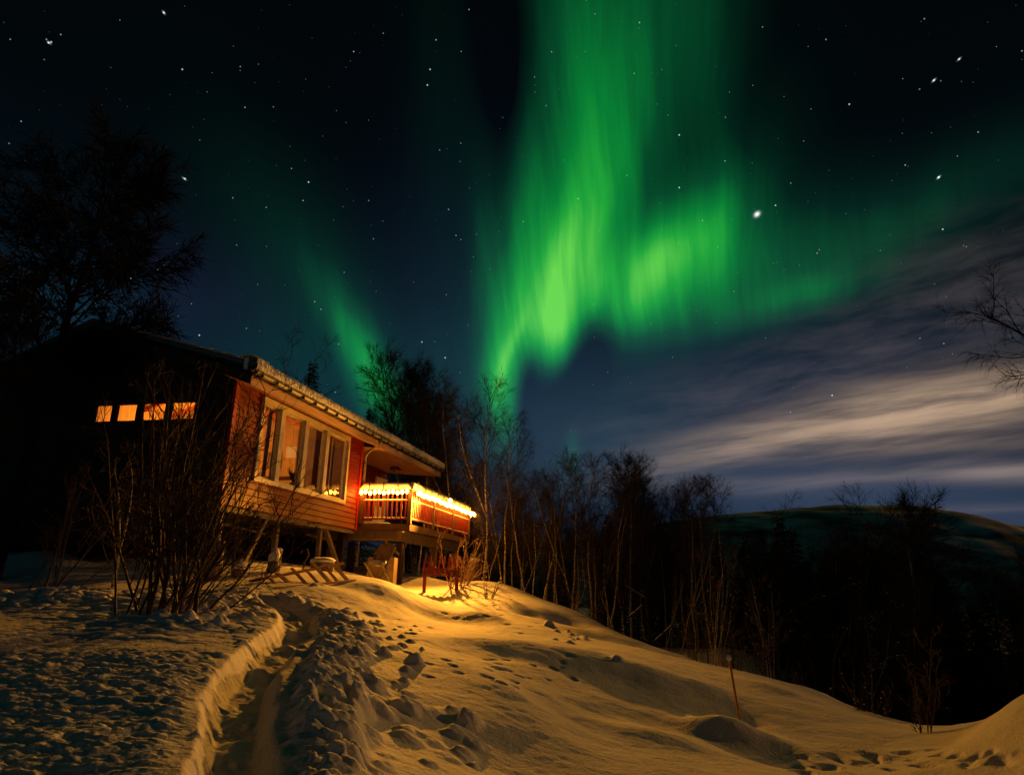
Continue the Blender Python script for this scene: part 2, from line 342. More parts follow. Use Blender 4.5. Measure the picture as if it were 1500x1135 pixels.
pts += [np.array(p, float) for p in [(-5.5, 14.3, 1.80), (-5.0, 16, 1.88), (-4.6, 19, 1.85), (-6.2, 16, 2.0), (-7.5, 14, 1.6), (-3.2, 19.5, 1.50), (-2.6, 22, 1.75), (-3.5, 25, 1.9), (-10, 15, 2.0), (-9, 22, 2.2), (-16, 16, 2.2), (-20, 30, 3.0),
        (-8, 32, 2.2), (-1, 26, 1.2), (2, 24, .2), (2, 32, -.6), (-3, 36, 1.0), (-10, 50, 1.0), (4.4, 20, -.45), (7.5, 24, -.25), (10.5, 25, -1.6), (8, 18, -1.3), (9, 14, -1.7), (9, 11, -1.0), (11, 20, -4.2), (14, 30, -6.5), (6, 34, -3.2), (0, 50, -5), (24, 40, -14), (20, 18, -7.5), (14, 10, -2.4), (10.5, 9, 2.4), (8.5, 6, 1.7),  # last two raise an unseen mound, added to shade the foreground
        (0, 0, .28), (0, 2.5, .38), (-4, 1, .5), (4, 2, .08), (-2, -1, .35), (-12, 8, 1.3), (-10, 4, .9), (8, 3, 1.0),
        (-60, 80, 4), (-80, 200, 0), (-20, 90, -12), (10, 100, -26), (60, 90, -38), (60, 200, -58), (0, 250, -48), (150, 200, -66), (-200, 500, -10), (0, 500, -64), (200, 450, -66), (400, 500, -68), (0, 900, -66), (500, 900, -68), (-600, 1500, 40), (300, 1400, -60), (1400, 1400, -60), (0, 3000, -40), (3000, 3000, -40), (-3000, 3500, 100)]]
pts = np.array(pts)
def uv(x, y):
    yy = np.maximum(y + 3.0, .3); return x / (yy * .6 + .4) , np.log(yy) * 1.15
def _k(r2): return np.sqrt(r2 + .03 ** 2)
_pu, _pv = uv(pts[:, 0], pts[:, 1])
_K = _k((_pu[:, None] - _pu) ** 2 + (_pv[:, None] - _pv) ** 2)
_Pm = np.column_stack([np.ones(len(pts)), _pu, _pv]); n_ = len(pts)
_S = np.zeros((n_ + 3, n_ + 3)); _S[:n_, :n_] = _K + np.eye(n_) * -0.004; _S[:n_, n_:] = _Pm; _S[n_:, :n_] = _Pm.T
# heights are fitted against the eye level and scaled with distance so the far field does not ring
_sc = pts[:, 1] * .5 + 6
_w = np.linalg.solve(_S, np.concatenate([(pts[:, 2] - 1.6) / _sc, [0, 0, 0]]))
def base_h(x, y):
    x = np.asarray(x, float); y = np.asarray(y, float); u, v = uv(x, y); r = _w[n_] + _w[n_ + 1] * u + _w[n_ + 2] * v
    for i in range(n_): r = r + _w[i] * _k((u - _pu[i]) ** 2 + (v - _pv[i]) ** 2)
    return r * (y * .5 + 6) + 1.6
def worley(x, y, f, seed=0):
    X = x * f; Y = y * f; xi = np.floor(X).astype(int); yi = np.floor(Y).astype(int); f1 = np.full(np.shape(X), 9.0); f2 = f1.copy(); hid = np.zeros(np.shape(X))
    for dx in (-1, 0, 1):
        for dy in (-1, 0, 1):
            h = _perm[(_perm[(xi + dx + seed) % 1024] + yi + dy) % 1024]; a = (h * 0.61803) % 1.0; b = (h * 0.75488) % 1.0
            d = np.hypot(xi + dx + a - X, yi + dy + b - Y); m = d < f1
            f2 = np.where(m, f1, np.minimum(f2, d)); f1 = np.where(m, d, f1); hid = np.where(m, (h * 0.3247) % 1.0, hid)
    return f1, f2, hid
def chunks(x, y, f, seed=0, edge=.22):
    wx = x + .10 / f * 3 * perlin(x * f * 1.3, y * f * 1.3); wy = y + .10 / f * 3 * perlin(x * f * 1.3 + 7, y * f * 1.3 + 3)
    f1, f2, hid = worley(wx, wy * 1.9, f, seed); return (.25 + .75 * hid ** 1.2) * (1 - .75 * np.clip(f1, 0, 1.1) ** 2) * sstep(f2 - f1, -.05, edge)
def hit(px, py, y0=2.4, y1=40.0):
    ys = np.arange(y0, y1, .04); d = ray(px, py); P = CAM[None] + d[None] * (ys / d[1])[:, None]
    g = base_h(P[:, 0], P[:, 1]); k = np.argmax(P[:, 2] < g)
    if not (P[:, 2] < g).any(): k = len(ys) - 1
    return P[k]
def polydist(x, y, poly):
    best = np.full(np.shape(x), 1e9); tt = np.zeros(np.shape(x)); side = np.zeros(np.shape(x)); acc = 0
    seg = [np.hypot(*(poly[i + 1] - poly[i])) for i in range(len(poly) - 1)]; tot = sum(seg)
    for i in range(len(poly) - 1):
        a, b = poly[i], poly[i + 1]; d = b - a; l2 = d @ d
        t = np.clip(((x - a[0]) * d[0] + (y - a[1]) * d[1]) / l2, 0, 1)
        ex = x - a[0] - t * d[0]; ey = y - a[1] - t * d[1]; r = np.hypot(ex, ey); m = r < best
        best = np.where(m, r, best); tt = np.where(m, (acc + t * seg[i]) / tot, tt); side = np.where(m, np.sign(ex * d[1] - ey * d[0]), side); acc += seg[i]
    return best, tt, side
TR = np.array([hit(px, py)[:2] for px, py in [(338, 1134), (344, 1080), (352, 1025), (372, 975), (408, 940), (440, 916), (432, 895), (392, 880)]])
TR = np.vstack([TR[0] + (TR[0] - TR[1]) * 6, TR])
BK = np.array([hit(px, py)[:2] for px, py in [(470, 1130), (480, 1060), (490, 1000), (500, 955), (515, 925), (500, 905), (430, 880)]])
BK = np.vstack([BK[0] + (BK[0] - BK[1]) * 4, BK])
def mask_px(x, y, pxs):     # blurred patches on the ground at the places seen towards px,py
    m = 0
    for px, py, r, rr in pxs:
        c = hit(px, py); m = m + np.exp(-(((x - c[0]) / r) ** 2 + ((y - c[1]) / rr) ** 2))
    return np.clip(m, 0, 1)
rl = np.random.RandomState(3)
LUMPS = []
def lumps(n, px0, px1, py0, py1, r0, r1, h):
    for _ in range(n):
        c = hit(rl.uniform(px0, px1), rl.uniform(py0, py1)); r = rl.uniform(r0, r1)
        k_ = min(1, c[1] / 8.0) ** .8; r *= k_; LUMPS.append((c[0], c[1], r, r * rl.uniform(.7, 1.3), rl.uniform(0, pi), h * k_ * rl.uniform(.4, 1.2)))
lumps(50, 420, 600, 900, 1130, .05, .12, .045); lumps(30, 280, 470, 858, 905, .06, .14, .04); lumps(26, 290, 345, 960, 1130, .03, .07, .03); lumps(16, 345, 420, 905, 960, .03, .07, .035); lumps(14, 345, 385, 990, 1120, .025, .05, .03); lumps(14, 560, 700, 1020, 1130, .06, .14, .04)
lumps(22, 600, 780, 880, 940, .03, .06, -.035); lumps(14, 800, 860, 918, 945, .03, .06, .05); lumps(30, 620, 840, 960, 1000, .03, .07, -.03)
lumps(30, 1150, 1500, 1105, 1130, .05, .12, -.05); lumps(26, 230, 330, 900, 925, .04, .10, .05); lumps(60, 460, 620, 905, 960, .02, .08, .035)
for px, py, r, h in [(606, 972, .08, .10), (686, 1062, .11, .13), (672, 1080, .14, .07), (598, 1040, .13, .09), (560, 1045, .15, .07), (545, 900, .10, .05), (500, 905, .16, .06), (905, 976, .08, .05), (805, 915, .1, .1)]:
    c = hit(px, py); k_ = min(1.1, c[1] / 8.0) ** .8; LUMPS.append((c[0], c[1], r * k_, r * k_, 0, h * k_))
SOFT = []
for px, py, a, b, h in [(1075, 1078, .5, .35, .26), (950, 1075, .7, .35, .10), (1450, 1075, .9, .8, .10), (830, 905, .5, .6, -.30), (775, 895, .35, .4, -.14), (880, 930, .6, .6, -.12), (960, 950, .7, .5, -.14), (700, 905, .5, .4, .12),
                        (560, 868, .6, .5, .12), (1290, 1030, .35, .3, .2), (1240, 1000, .5, .8, .2), (640, 905, .8, .5, -.06), (60, 880, 1.2, .7, .14), (480, 870, .9, .5, .08), (800, 960, 1.6, .5, .06), (1130, 1010, .6, .5, .1)]:
    c = hit(px, py); k_ = min(1, c[1] / 8.5); SOFT.append((c[0], c[1], a * k_, b * k_, h * k_))
CR = [hit(px, py) for px, py in [(570, 932), (700, 944), (830, 957), (960, 988), (1100, 1020)]]
CRP = np.array([c[:2] for c in CR])
def ground_h(x, y):
    x = np.asarray(x, float); y = np.asarray(y, float); z = base_h(x, y)
    near = 1 - sstep(y, 30, 60)
    z = z + near * (.05 * fbm(x * .5, y * .5, 3) + .012 * fbm(x * 2.2 + 9, y * 2.2, 3) + .004 * fbm(x * 7 + .6 * y, y * 11, 3))
    z = z + (1 - near) * sstep(y, 30, 200) * 3.0 * fbm(x * .02, y * .02, 4)
    for cx, cy, a, b, h in SOFT: z = z + h * np.exp(-(((x - cx) / a) ** 2 + ((y - cy) / b) ** 2))
    # wind crest across the middle of the slope
    r, t, s = polydist(x, y, CRP); z = z + .05 * np.exp(-(r / .5) ** 2) * np.where(s > 0, 1, 1) * sstep(t, 0, .1) * (1 - sstep(t, .85, 1)) - .055 * r * np.exp(-(r / 2.6) ** 2) * (s > 0) * sstep(t, 0, .12) * (1 - sstep(t, .9, 1))
    rT, tT, sT = polydist(x, y, TR); keep = sstep(rT, .20, .42)
    # rough wind-packed crust on the left
    mk = sstep(-x, .9, 1.3) * (1 - sstep(y, 5.9, 6.8)) * sstep(y, .5, 2.0)
    q = fbm(x * 2.8 + 3, y * 5.8, 5, .6); z = z + keep * mk * (.022 * chunks(x * .8, y, 5.5, 12, .4) + .036 * np.abs(q) + .010 * fbm(x * 9, y * 15, 3))
    # rough bank left of the bush and everywhere a little
    mk2 = mask_px(x, y, [(300, 900, 1.4, 1.6), (60, 880, 1.5, .9), (350, 880, 1.3, 1.2)]); z = z + (.3 + .7 * keep) * mk2 * (.03 * np.abs(fbm(x * 2.6, y * 3.2, 4, .55)) + .07 * chunks(x, y, 3.2, 5, .3))
    z = z + (1 - sstep(y, 4.9, 6.0)) * sstep(x, -.5, .3) * .04 * np.abs(fbm(x * 3.0 + 5, y * 4.6 + 2, 4, .6))
    # dug bank beside the trench
    r, t, s = polydist(x, y, BK); e = .27 + .13 * perlin(x * 2.2, y * 2.2) + .07 * perlin(x * 6.2, y * 6.2)
    bk = 1 - sstep(r + .10 * fbm(x * 3.1, y * 3.1, 3), e * .55, e * 1.25)
    z = z + (.15 + .85 * keep) * bk * (.05 + .04 * perlin(x * 1.9 + 4, y * 2.8) + .10 * chunks(x, y, 2.5, 3, .25) * (.5 + .9 * np.abs(perlin(x * 1.1, y * 1.1) + .4)) + .035 * chunks(x, y, 8.0, 9, .3) + .02 * np.abs(fbm(x * 5, y * 7, 3)) + .009 * fbm(x * 16, y * 20, 3)) * (1 - .55 * sstep(t, .55, 1)) * (1 - sstep(y, 11, 13))
    for cx, cy, a, b, an, h in LUMPS:
        sel = (np.abs(x - cx) < 3 * a + .1) & (np.abs(y - cy) < 3 * a + .1)
        if not sel.any(): continue
        dx = x[sel] - cx if x.ndim else x - cx; dy = y[sel] - cy if y.ndim else y - cy
        ca, sa = cos(an), sin(an); qx = (dx * ca + dy * sa) / a; qy = (-dx * sa + dy * ca) / b
        pw = 1 + .5 * perlin(dx * 9 + cx, dy * 9 + cy); qx = qx * pw; qy = qy * pw; v = h * np.exp(-(qx ** 4 + qy ** 4)) * (1 + .3 * perlin(dx * 14 + cy, dy * 14))
        if z.ndim: z[sel] += v
        else: z = z + v
    # trench trodden through the snow
    r, t, s = polydist(x, y, TR); wv = .128 + .045 * perlin(x * 1.6, y * 1.6) + .020 * perlin(x * 4.1, y * 3.3) + .010 * y
    tr = 1 - sstep(r, wv * .55, wv * 1.35); dep = .18 * (1 - .5 * sstep(t, .75, 1.0))
    step = .03 * np.cos(t * 95) * np.exp(-(r / .11) ** 2) + .045 * fbm(x * 3.2, y * 2.6, 4, .55)
    z = z - tr * (dep + step)
    return z
def G(x, y): return float(ground_h(np.array([float(x)]), np.array([float(y)]))[0])

Yr = np.concatenate([-1.5 + np.linspace(0, 1, 26) * 3.9, np.geomspace(2.45, 22, 800), np.geomspace(22.1, 60, 110), np.geomspace(61.5, 6000, 110)])
ul = np.concatenate([np.linspace(-1.7, -.80, 70, endpoint=False), np.linspace(-.80, .84, 720), np.linspace(.845, 1.7, 60)])
gx_ = ul[None, :] * (Yr[:, None] + 1.9 * np.exp(-np.maximum(Yr[:, None], 0) / 6)); gy_ = np.repeat(Yr[:, None], len(ul), 1)
gz_ = ground_h(gx_.ravel(), gy_.ravel()).reshape(gx_.shape)
def gridmesh(name, X, Y, Z, m, smooth=True):
    r, c = X.shape; me = bpy.data.meshes.new(name); me.vertices.add(r * c)
    me.vertices.foreach_set('co', np.stack([X, Y, Z], -1).astype(np.float32).ravel())
    i = np.arange(r * c).reshape(r, c); f = np.stack([i[:-1, :-1], i[:-1, 1:], i[1:, 1:], i[1:, :-1]], -1).reshape(-1, 4); k = len(f)
    me.loops.add(k * 4); me.loops.foreach_set('vertex_index', f.ravel().astype(np.int32)); me.polygons.add(k)
    me.polygons.foreach_set('loop_start', np.arange(k, dtype=np.int32) * 4); me.polygons.foreach_set('loop_total', np.full(k, 4, np.int32))
    me.update(calc_edges=True); me.materials.append(m)
    if smooth: me.shade_smooth()
    return me
tag(link(gridmesh('snow_ground', gx_, gy_, gz_, SNOW), 'snow_ground'), kind='structure')

# far fell and lake
HILLM = mat('fell_snow', (.80, .83, .86), .85, vscale=.0065, col2=(.07, .09, .085), stretch=(1, 1, 3.0), coord='Object')
hp = [(-400, 800), (500, 805), (850, 790), (960, 768), (1040, 756), (1110, 751), (1200, 742), (1245, 744), (1290, 743), (1335, 750), (1375, 764), (1430, 770), (1500, 776), (1600, 782), (1900, 800), (2400, 830)]
ridge = np.array([atY(px, py, 3000.0) for px, py in hp])
hx = np.linspace(-2500, 5000, 260); hr = np.interp(hx, ridge[:, 0], ridge[:, 2])
hv = np.linspace(0, 1, 46); HX = np.repeat(hx[None], 46, 0); HY = 1500 + 1500 * hv[:, None] + 0 * HX
HZ = -75 + (hr[None] + 75) * (np.sin(hv[:, None] * pi / 2) ** 1.5) + 20 * fbm(HX * .0016, HY * .003, 5) * np.sin(hv[:, None] * pi) + 5 * fbm(HX * .008, HY * .008, 3)
HX2 = np.vstack([HX, HX[-1:]]); HY2 = np.vstack([HY, HY[-1:] + 900]); HZ2 = np.vstack([HZ, HZ[-1:] * .2 - 80])
tag(link(gridmesh('hill', HX2, HY2, HZ2, HILLM), 'hill'), kind='structure')
LAKE = mat('lake_ice', (.03, .04, .04), .08, var=.1, bump=.05, bscale=.3, spec=.8)
lk = MB(); n = 40; out = [(260 * cos(a) * (1 + .2 * sin(3 * a)) + 420, 620 + 230 * sin(a) * (1 + .15 * cos(2 * a)), -61.0) for a in np.linspace(0, 2 * pi, n, endpoint=False)]
lk.add(out, [tuple(range(n))]); tag(lk.build('lake', LAKE), kind='structure')

# ------------------------------------------------------------------ the cabin
AZ = radians(12.7); HA = np.array([-5.876, 14.0, 0.0])
HD = np.array([sin(AZ), cos(AZ), 0]); HP = np.array([cos(AZ), -sin(AZ), 0])
def W_(q, s, z): return HA + HP * q + HD * s + np.array([0, 0, z])       # house coordinates to world
def GH(q, s): w = W_(q, s, 0); return G(w[0], w[1])
house = thing('cabin', 'red wooden cabin on posts with glowing windows and a snow edged roof above the slope', 'cabin', tuple(HA), -AZ)
def gitems(fn, m, name, parent=None, **k):
    b = MB(); fn(b); return b.build(name, m, parent, **k)
ZB, ZT, S1 = 3.04, 5.70, 6.42
# side wall: lapped boards with a window hole
def siding(mb, xf, y0, y1, z0, z1, bh=.145, hole=None, lap=.022):
    zs = list(np.arange(z0, z1, bh)) + [z1]
    lv = sorted(set(zs + ([hole[2], hole[3]] if hole else [])))
    for a, b in zip(lv[:-1], lv[1:]):
        if b - a < 1e-4: continue
        k = max(z for z in zs if z <= a + 1e-6); fa, fb = (a - k) / bh, (b - k) / bh
        xa, xb = xf - lap * fa, xf - lap * fb
        if hole and a >= hole[2] - 1e-6 and b <= hole[3] + 1e-6: iv = [(y0, hole[0]), (hole[1], y1)]
        else: iv = [(y0, y1)]
        for ya, yb in iv:
            if a == k: zs0 = a + .014; mb.add([(xf - lap - .016, ya, a), (xf - lap - .016, yb, a), (xf - lap - .016, yb, a + .016), (xf - lap - .016, ya, a + .016)], [(0, 1, 2, 3)])
            else: zs0 = a
            nseg = max(1, int((yb - ya) / 1.1)); ys = np.linspace(ya, yb, nseg + 1)
            for p, q in zip(ys[:-1], ys[1:]):
                mb.add([(xa, p, zs0), (xa, q, zs0), (xb, q, b), (xb, p, b)], [(0, 1, 2, 3)])
                if a == k: mb.add([(xf - lap - .016, p, zs0 + .001), (xf - lap - .016, q, zs0 + .001), (xa, q, zs0), (xa, p, zs0)], [(0, 1, 2, 3)])
WIN = (1.10, 5.42, 3.77, 5.46)
wall = gitems(lambda b: siding(b, .022, 0, S1, ZB, ZT, hole=WIN), RED, 'side_wall', house)
gitems(lambda b: b.box(-.02, .045, S1 - .10, S1 + .03, ZB - .03, ZT), REDT, 'corner_board', house); gitems(lambda b: b.box(-.03, .04, -.03, .09, ZB - .02, ZT), REDT, 'corner_board', house)
gitems(lambda b: b.box(-.12, -.03, .0, S1, ZB - .12, ZB - .004), OLDW, 'sill_beam', house)
# big window
wf = MB(); y0, y1, z0, z1 = WIN
for a in ((y0 - .10, y1 + .10, z1, z1 + .13), (y0 - .10, y1 + .10, z0 - .10, z0)): wf.box(-.10, .055, *a)
wf.box(-.10, .055, y0 - .10, y0 - .002, z0, z1); wf.box(-.10, .055, y1 + .002, y1 + .10, z0, z1)
window = wf.build('window_frame', WHITEW, house)
for s_ in (1.88, 3.02, 4.16):
    gitems(lambda b: b.box(-.10, .065, s_ - .085, s_ + .085, z0 + .002, z1 - .002), WHITEW, 'mullion', window)
edges = [y0, 1.795, 1.965, 2.935, 3.105, 4.075, 4.245, y1]
for a, b_ in zip(edges[::2], edges[1::2]):
    def sash(b):
        w = .045; b.box(-.06, -.02, a, a + w, z0, z1); b.box(-.06, -.02, b_ - w, b_, z0, z1); b.box(-.058, -.022, a + w, b_ - w, z1 - w, z1); b.box(-.058, -.022, a + w, b_ - w, z0, z0 + w)
    gitems(sash, WHITEW, 'sash', window)
    gitems(lambda b: b.add([(-.04, a + .04, z0 + .04), (-.04, b_ - .04, z0 + .04), (-.04, b_ - .04, z1 - .04), (-.04, a + .04, z1 - .04)], [(0, 1, 2, 3)]), GLASS, 'pane', window)
# gable wall with the high strip window
RQ, RZ, SL = -3.55, 6.93, .33
def under(q): return (5.70 + (0 - q) * .27) if q > RQ else (5.70 - RQ * .27 - (RQ - q) * .36)
GW = (-3.46, -.83, 4.84, 5.22); LQ = -7.1
gb = MB(); qs = np.arange(LQ, 0.0001, .142)
for i, (a, b_) in enumerate(zip(qs[:-1], qs[1:])):
    y = -.012 * (i % 2)
    zt = under((a + b_) / 2) + .03
    inw = a > GW[0] - .07 and b_ < GW[1] + .07
    for za, zb in ([(2.2, GW[2]), (GW[3], zt)] if inw else [(2.2, zt)]):
        gb.box(a, b_, y - .012, y + .03, za, zb)
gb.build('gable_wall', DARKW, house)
gf = MB(); q0, q1 = GW[0] - .08, GW[1] + .08
gf.box(q0, q1, -.05, .06, GW[3], GW[3] + .09); gf.box(q0, q1, -.05, .06, GW[2] - .09, GW[2])
gfo = gf.build('gable_window', DARKW, house)
ps = [(-3.42, -2.97), (-2.86, -2.34), (-2.22, -1.62), (-1.50, -.90)]
for a, b_ in zip([q0] + [p[1] for p in ps], [p[0] for p in ps] + [q1]):
    gitems(lambda b: b.box(a, b_, -.045, .05, GW[2], GW[3]), DARKW, 'mullion', gfo)
for a, b_ in ps:
    gitems(lambda b: b.add([(a, 0, GW[2]), (b_, 0, GW[2]), (b_, 0, GW[3]), (a, 0, GW[3])], [(0, 1, 2, 3)]), GLASS, 'pane', gfo)
# shell of the room behind
gitems(lambda b: (b.box(LQ, -.13, .10, S1, ZB - .02, ZB + .06),), OLDW, 'floor_slab', house)
gitems(lambda b: b.add([(-5.2, .3, ZB), (-5.2, 11.9, ZB), (-5.2, 11.9, 6.4), (-5.2, .3, 6.4)], [(0, 1, 2, 3)]), IWALL, 'inner_wall', house)
gitems(lambda b: b.add([(-5.2, 6.28, ZB), (-.1, 6.28, ZB), (-.1, 6.28, 5.73), (RQ, 6.28, 6.66), (-5.2, 6.28, 6.1)], [(0, 1, 2, 3, 4)]), IWALL, 'partition_wall', house)
gitems(lambda b: b.add([(-.13, .02, 5.70), (-.13, S1, 5.70), (RQ, S1, 6.62), (RQ, .02, 6.62)], [(0, 1, 2, 3)]).add([(RQ, .02, 6.62), (RQ, S1, 6.62), (-5.25, S1, 6.06), (-5.25, .02, 6.06)], [(0, 1, 2, 3)]), IWALL, 'inner_ceiling', house)
for k in range(7): gitems(lambda b: b.bar((-.2, .5 + k * .95, 5.66), (RQ, .5 + k * .95, 6.56), .07, .12).bar((RQ, .5 + k * .95, 6.56), (-5.2, .5 + k * .95, 6.02), .07, .12), IDOOR, 'rafter', house)
cab = MB(); cab.box(-1.75, -1.16, 5.70, 6.20, ZB + .06, 5.92); cab.box(-.55, -.14, 5.6, 6.22, ZB + .06, 5.75)
cab.build('wardrobe', ICAB, house)
idr = gitems(lambda b: b.box(-1.10, -.62, 6.16, 6.24, ZB + .06, 5.05), IDOOR, 'inner_door', house)
gitems(lambda b: b.box(-.615, -.56, 6.12, 6.25, ZB + .06, 4.9), WHITEW, 'door_frame', idr)
# roof: two slopes with turf and snow, boxed eave
rf = MB()
def slab(mb, prof, s0, s1):
    n = len(prof); vs = [(q, s, z) for s in (s0, s1) for q, z in prof]
    fs = [tuple(range(n)), tuple(range(2 * n - 1, n - 1, -1))] + [(i, (i + 1) % n + 0, (i + 1) % n + n, i + n) for i in range(n)]
    return mb.add(vs, fs)
RS0, RS1 = -.42, 12.05
slab(rf, [(.60, 5.66), (RQ, 5.66 + (.60 - RQ) * .285), (LQ - .6, 5.5), (LQ - .6, 5.36), (RQ, 5.66 + (.60 - RQ) * .285 - .13), (.60, 5.53)], RS0, RS1)
roof = rf.build('roof', ROOFM, house)
gitems(lambda b: (b.box(.60, .632, RS0, RS1, 5.42, 5.60),), PINE, 'fascia', roof)
gitems(lambda b: b.bar((.6, RS0 - .02, 5.60), (RQ, RS0 - .02, 6.83 - .02), .04, .20).bar((RQ, RS0 - .02, 6.81), (LQ - .6, RS0 - .02, 5.44), .04, .20), DARKW, 'barge_board', roof)
# near soffit and porch ceiling of boards running along the eave
def boards(mb, qa, za, qb, zb, s0, s1, w=.11):
    n = int(np.hypot(qb - qa, zb - za) / w); 
    for i in range(n):
        t0, t1 = i / n, (i + .93) / n
        mb.add([(qa + (qb - qa) * t0, s0, za + (zb - za) * t0), (qa + (qb - qa) * t1, s0, za + (zb - za) * t1), (qa + (qb - qa) * t1, s1, za + (zb - za) * t1), (qa + (qb - qa) * t0, s1, za + (zb - za) * t0)], [(0, 1, 2, 3)])
gitems(lambda b: (boards(b, .60, 5.44, .03, 5.64, RS0, S1), b.add([(.6, RS0, 5.455), (.0, RS0, 5.66), (.0, S1, 5.66), (.6, S1, 5.455)], [(0, 1, 2, 3)])), PINE, 'soffit', roof)
pc = gitems(lambda b: (boards(b, .60, 5.44, -1.46, 5.60, S1 + .01, RS1), b.add([(.6, S1 + .01, 5.455), (-1.46, S1 + .01, 5.615), (-1.46, RS1, 5.615), (.6, RS1, 5.455)], [(0, 1, 2, 3)])), PINE, 'porch_ceiling', roof)
fx = MB(); fx.tube([(-.45, 10.2, 5.53), (-.45, 10.2, 5.47)], .16, 12)
for k in range(3): a = k * 2.1; fx.tube([(-.45, 10.2, 5.46), (-.45 + .22 * cos(a), 10.2 + .22 * sin(a), 5.42)], .035, 6)
fx.build('ceiling_fixture', BROWNW, pc)
# gutter with brackets
g = MB(); gn = 8
for i in range(gn):
    a0, a1 = pi + pi * i / gn, pi + pi * (i + 1) / gn
    for r, fl in ((.062, 1), (.052, -1)):
        v = [(.70 + r * cos(a0), RS0, 5.70 + r * sin(a0)), (.70 + r * cos(a1), RS0, 5.70 + r * sin(a1)), (.70 + r * cos(a1), RS1, 5.70 + r * sin(a1)), (.70 + r * cos(a0), RS1, 5.70 + r * sin(a0))]
        g.add(v, [(0, 1, 2, 3)[::fl]])
gut = g.build('gutter', METAL, roof)
for k in range(22):
    s_ = RS0 + .2 + k * .57
    gitems(lambda b: b.box(.635, .775, s_ - .02, s_ + .02, 5.62, 5.735).box(.62, .638, s_ - .03, s_ + .03, 5.60, 5.76), DMETAL, 'bracket', gut)
gitems(lambda b: b.box(.765, .772, RS0, RS1, 5.704, 5.722).box(.634, .642, RS0, RS1, 5.602, 5.66), DMETAL, 'gutter_lip', gut)
dp = MB(); dp.tube([(.70, 6.2, 5.66), (.68, 6.2, 5.55), (.50, 6.25, 5.45), (.26, 6.36, 5.32), (.12, 6.47, 5.22), (.10, 6.50, 5.0), (.10, 6.50, 3.1), (.10, 6.50, 2.0)], .042, 10)
dpo = dp.build('drainpipe', METAL, house, smooth=True)
for z in (5.0, 4.0, 3.2): gitems(lambda b: b.box(.0, .155, 6.46, 6.54, z, z + .03), DMETAL, 'bracket', dpo)
# snow lying on the roof, ragged along the eave
def roof_snow():
    ss = np.linspace(RS0 - .03, RS1 + .03, 620); pr = []
    q_ = [.60, .70, .745, .76, .752, .73, .69, .62, .50, .30, .0, -.5, -1.2, -2.2, RQ, -4.8, -6.2, LQ - .62]
    z_ = [5.715, 5.735, 5.77, 5.83, 5.89, 5.935, 5.965, 5.99, 6.03]
    S = np.repeat(ss[None], len(q_), 0); Q = np.repeat(np.array(q_)[:, None], len(ss), 1).copy(); Z = np.zeros_like(Q)
    for i, q in enumerate(q_):
        Z[i] = z_[i] if i < 9 else (5.89 + (.60 - q) * .285 + .0 if q >= RQ else 7.07 - (RQ - q) * .40)
    rag = .035 * perlin(S * 9, np.arange(len(q_))[:, None] * .9 + 0 * S) + .03 * perlin(S * 23, np.arange(len(q_))[:, None] * 2.1 + 0 * S) + .03 * perlin(S * 40, np.arange(len(q_))[:, None] * 3.1 + 0 * S)
    k = np.clip(np.arange(len(q_)), 0, 8)[:, None]; amp = np.where(k < 1, .2, 1.0)
    Q = Q + rag * amp * .9; Z = Z + rag * amp * .8 + .03 * perlin(S * 1.3, k * .3 + 0 * S) * (k > 3) + .05 * (S < 0) * (k > 4)
    return gridmesh('snow_layer', Q, S, Z, SNOWC)
rs = link(roof_snow(), 'snow_layer', roof)
tf = MB(); rr = random.Random(5)      # frozen grass and hoar tufts along the eave edge
for k in range(5200):
    s_ = rr.uniform(RS0, RS1); t = rr.random(); q = .77 - .10 * t * t; z = 5.76 + .22 * t; h = rr.uniform(.03, .08); w = .010
    dq = rr.uniform(.005, .03); ds = rr.uniform(-.02, .02)
    tf.add([(q, s_ - w, z), (q, s_ + w, z), (q + dq, s_ + ds, z - h * rr.uniform(-.6, 1))], [(0, 1, 2)])
tag(tf.build('frost_tufts', SNOWC, rs), kind='stuff')
gitems(lambda b: (b.box(.42, .50, -.43, -.40, 5.7, 6.0),), SNOWC, 'snow_drip', rs)
# recessed porch wall and door
gitems(lambda b: siding(b, -1.48, S1 + .02, 12.0, 3.2, 5.66), RED, 'porch_wall', house)
gitems(lambda b: b.add([(-1.5, S1 - .03, ZB), (.03, S1 - .03, ZB), (.03, S1 - .03, 5.6), (-1.5, S1 - .03, 5.72)], [(0, 1, 2, 3)]), RED, 'end_wall', house)
gitems(lambda b: b.add([(-1.5, 12.0, ZB), (-5.2, 12, ZB), (-5.2, 12, 6.0), (RQ, 12, 6.66), (-1.5, 12, 5.9)], [(0, 1, 2, 3, 4)]), RED, 'end_wall', house)
def door_at(s0, s1, zt, name):
    d = MB(); d.box(-1.46, -1.40, s0 - .12, s0, 3.24, zt + .12); d.box(-1.46, -1.40, s1, s1 + .12, 3.24, zt + .12); d.box(-1.46, -1.40, s0, s1, zt, zt + .12)
    o = d.build(name, WHITEW, house)
    gitems(lambda b: (b.box(-1.47, -1.42, s0, s1, 3.24, 4.25), b.box(-1.47, -1.42, s0, s0 + .12, 4.25, zt), b.box(-1.47, -1.42, s1 - .12, s1, 4.25, zt), b.box(-1.47, -1.42, s0 + .12, s1 - .12, zt - .12, zt)), WHITEW, 'door_leaf', o)
    gitems(lambda b: b.add([(-1.44, s0 + .12, 4.25), (-1.44, s1 - .12, 4.25), (-1.44, s1 - .12, zt - .12), (-1.44, s0 + .12, zt - .12)], [(0, 1, 2, 3)]), GLASS, 'pane', o)
    gitems(lambda b: b.tube([(-1.40, s0 + .07, 4.2), (-1.37, s0 + .07, 4.2), (-1.37, s0 + .17, 4.2)], .01, 6), DMETAL, 'handle', o)
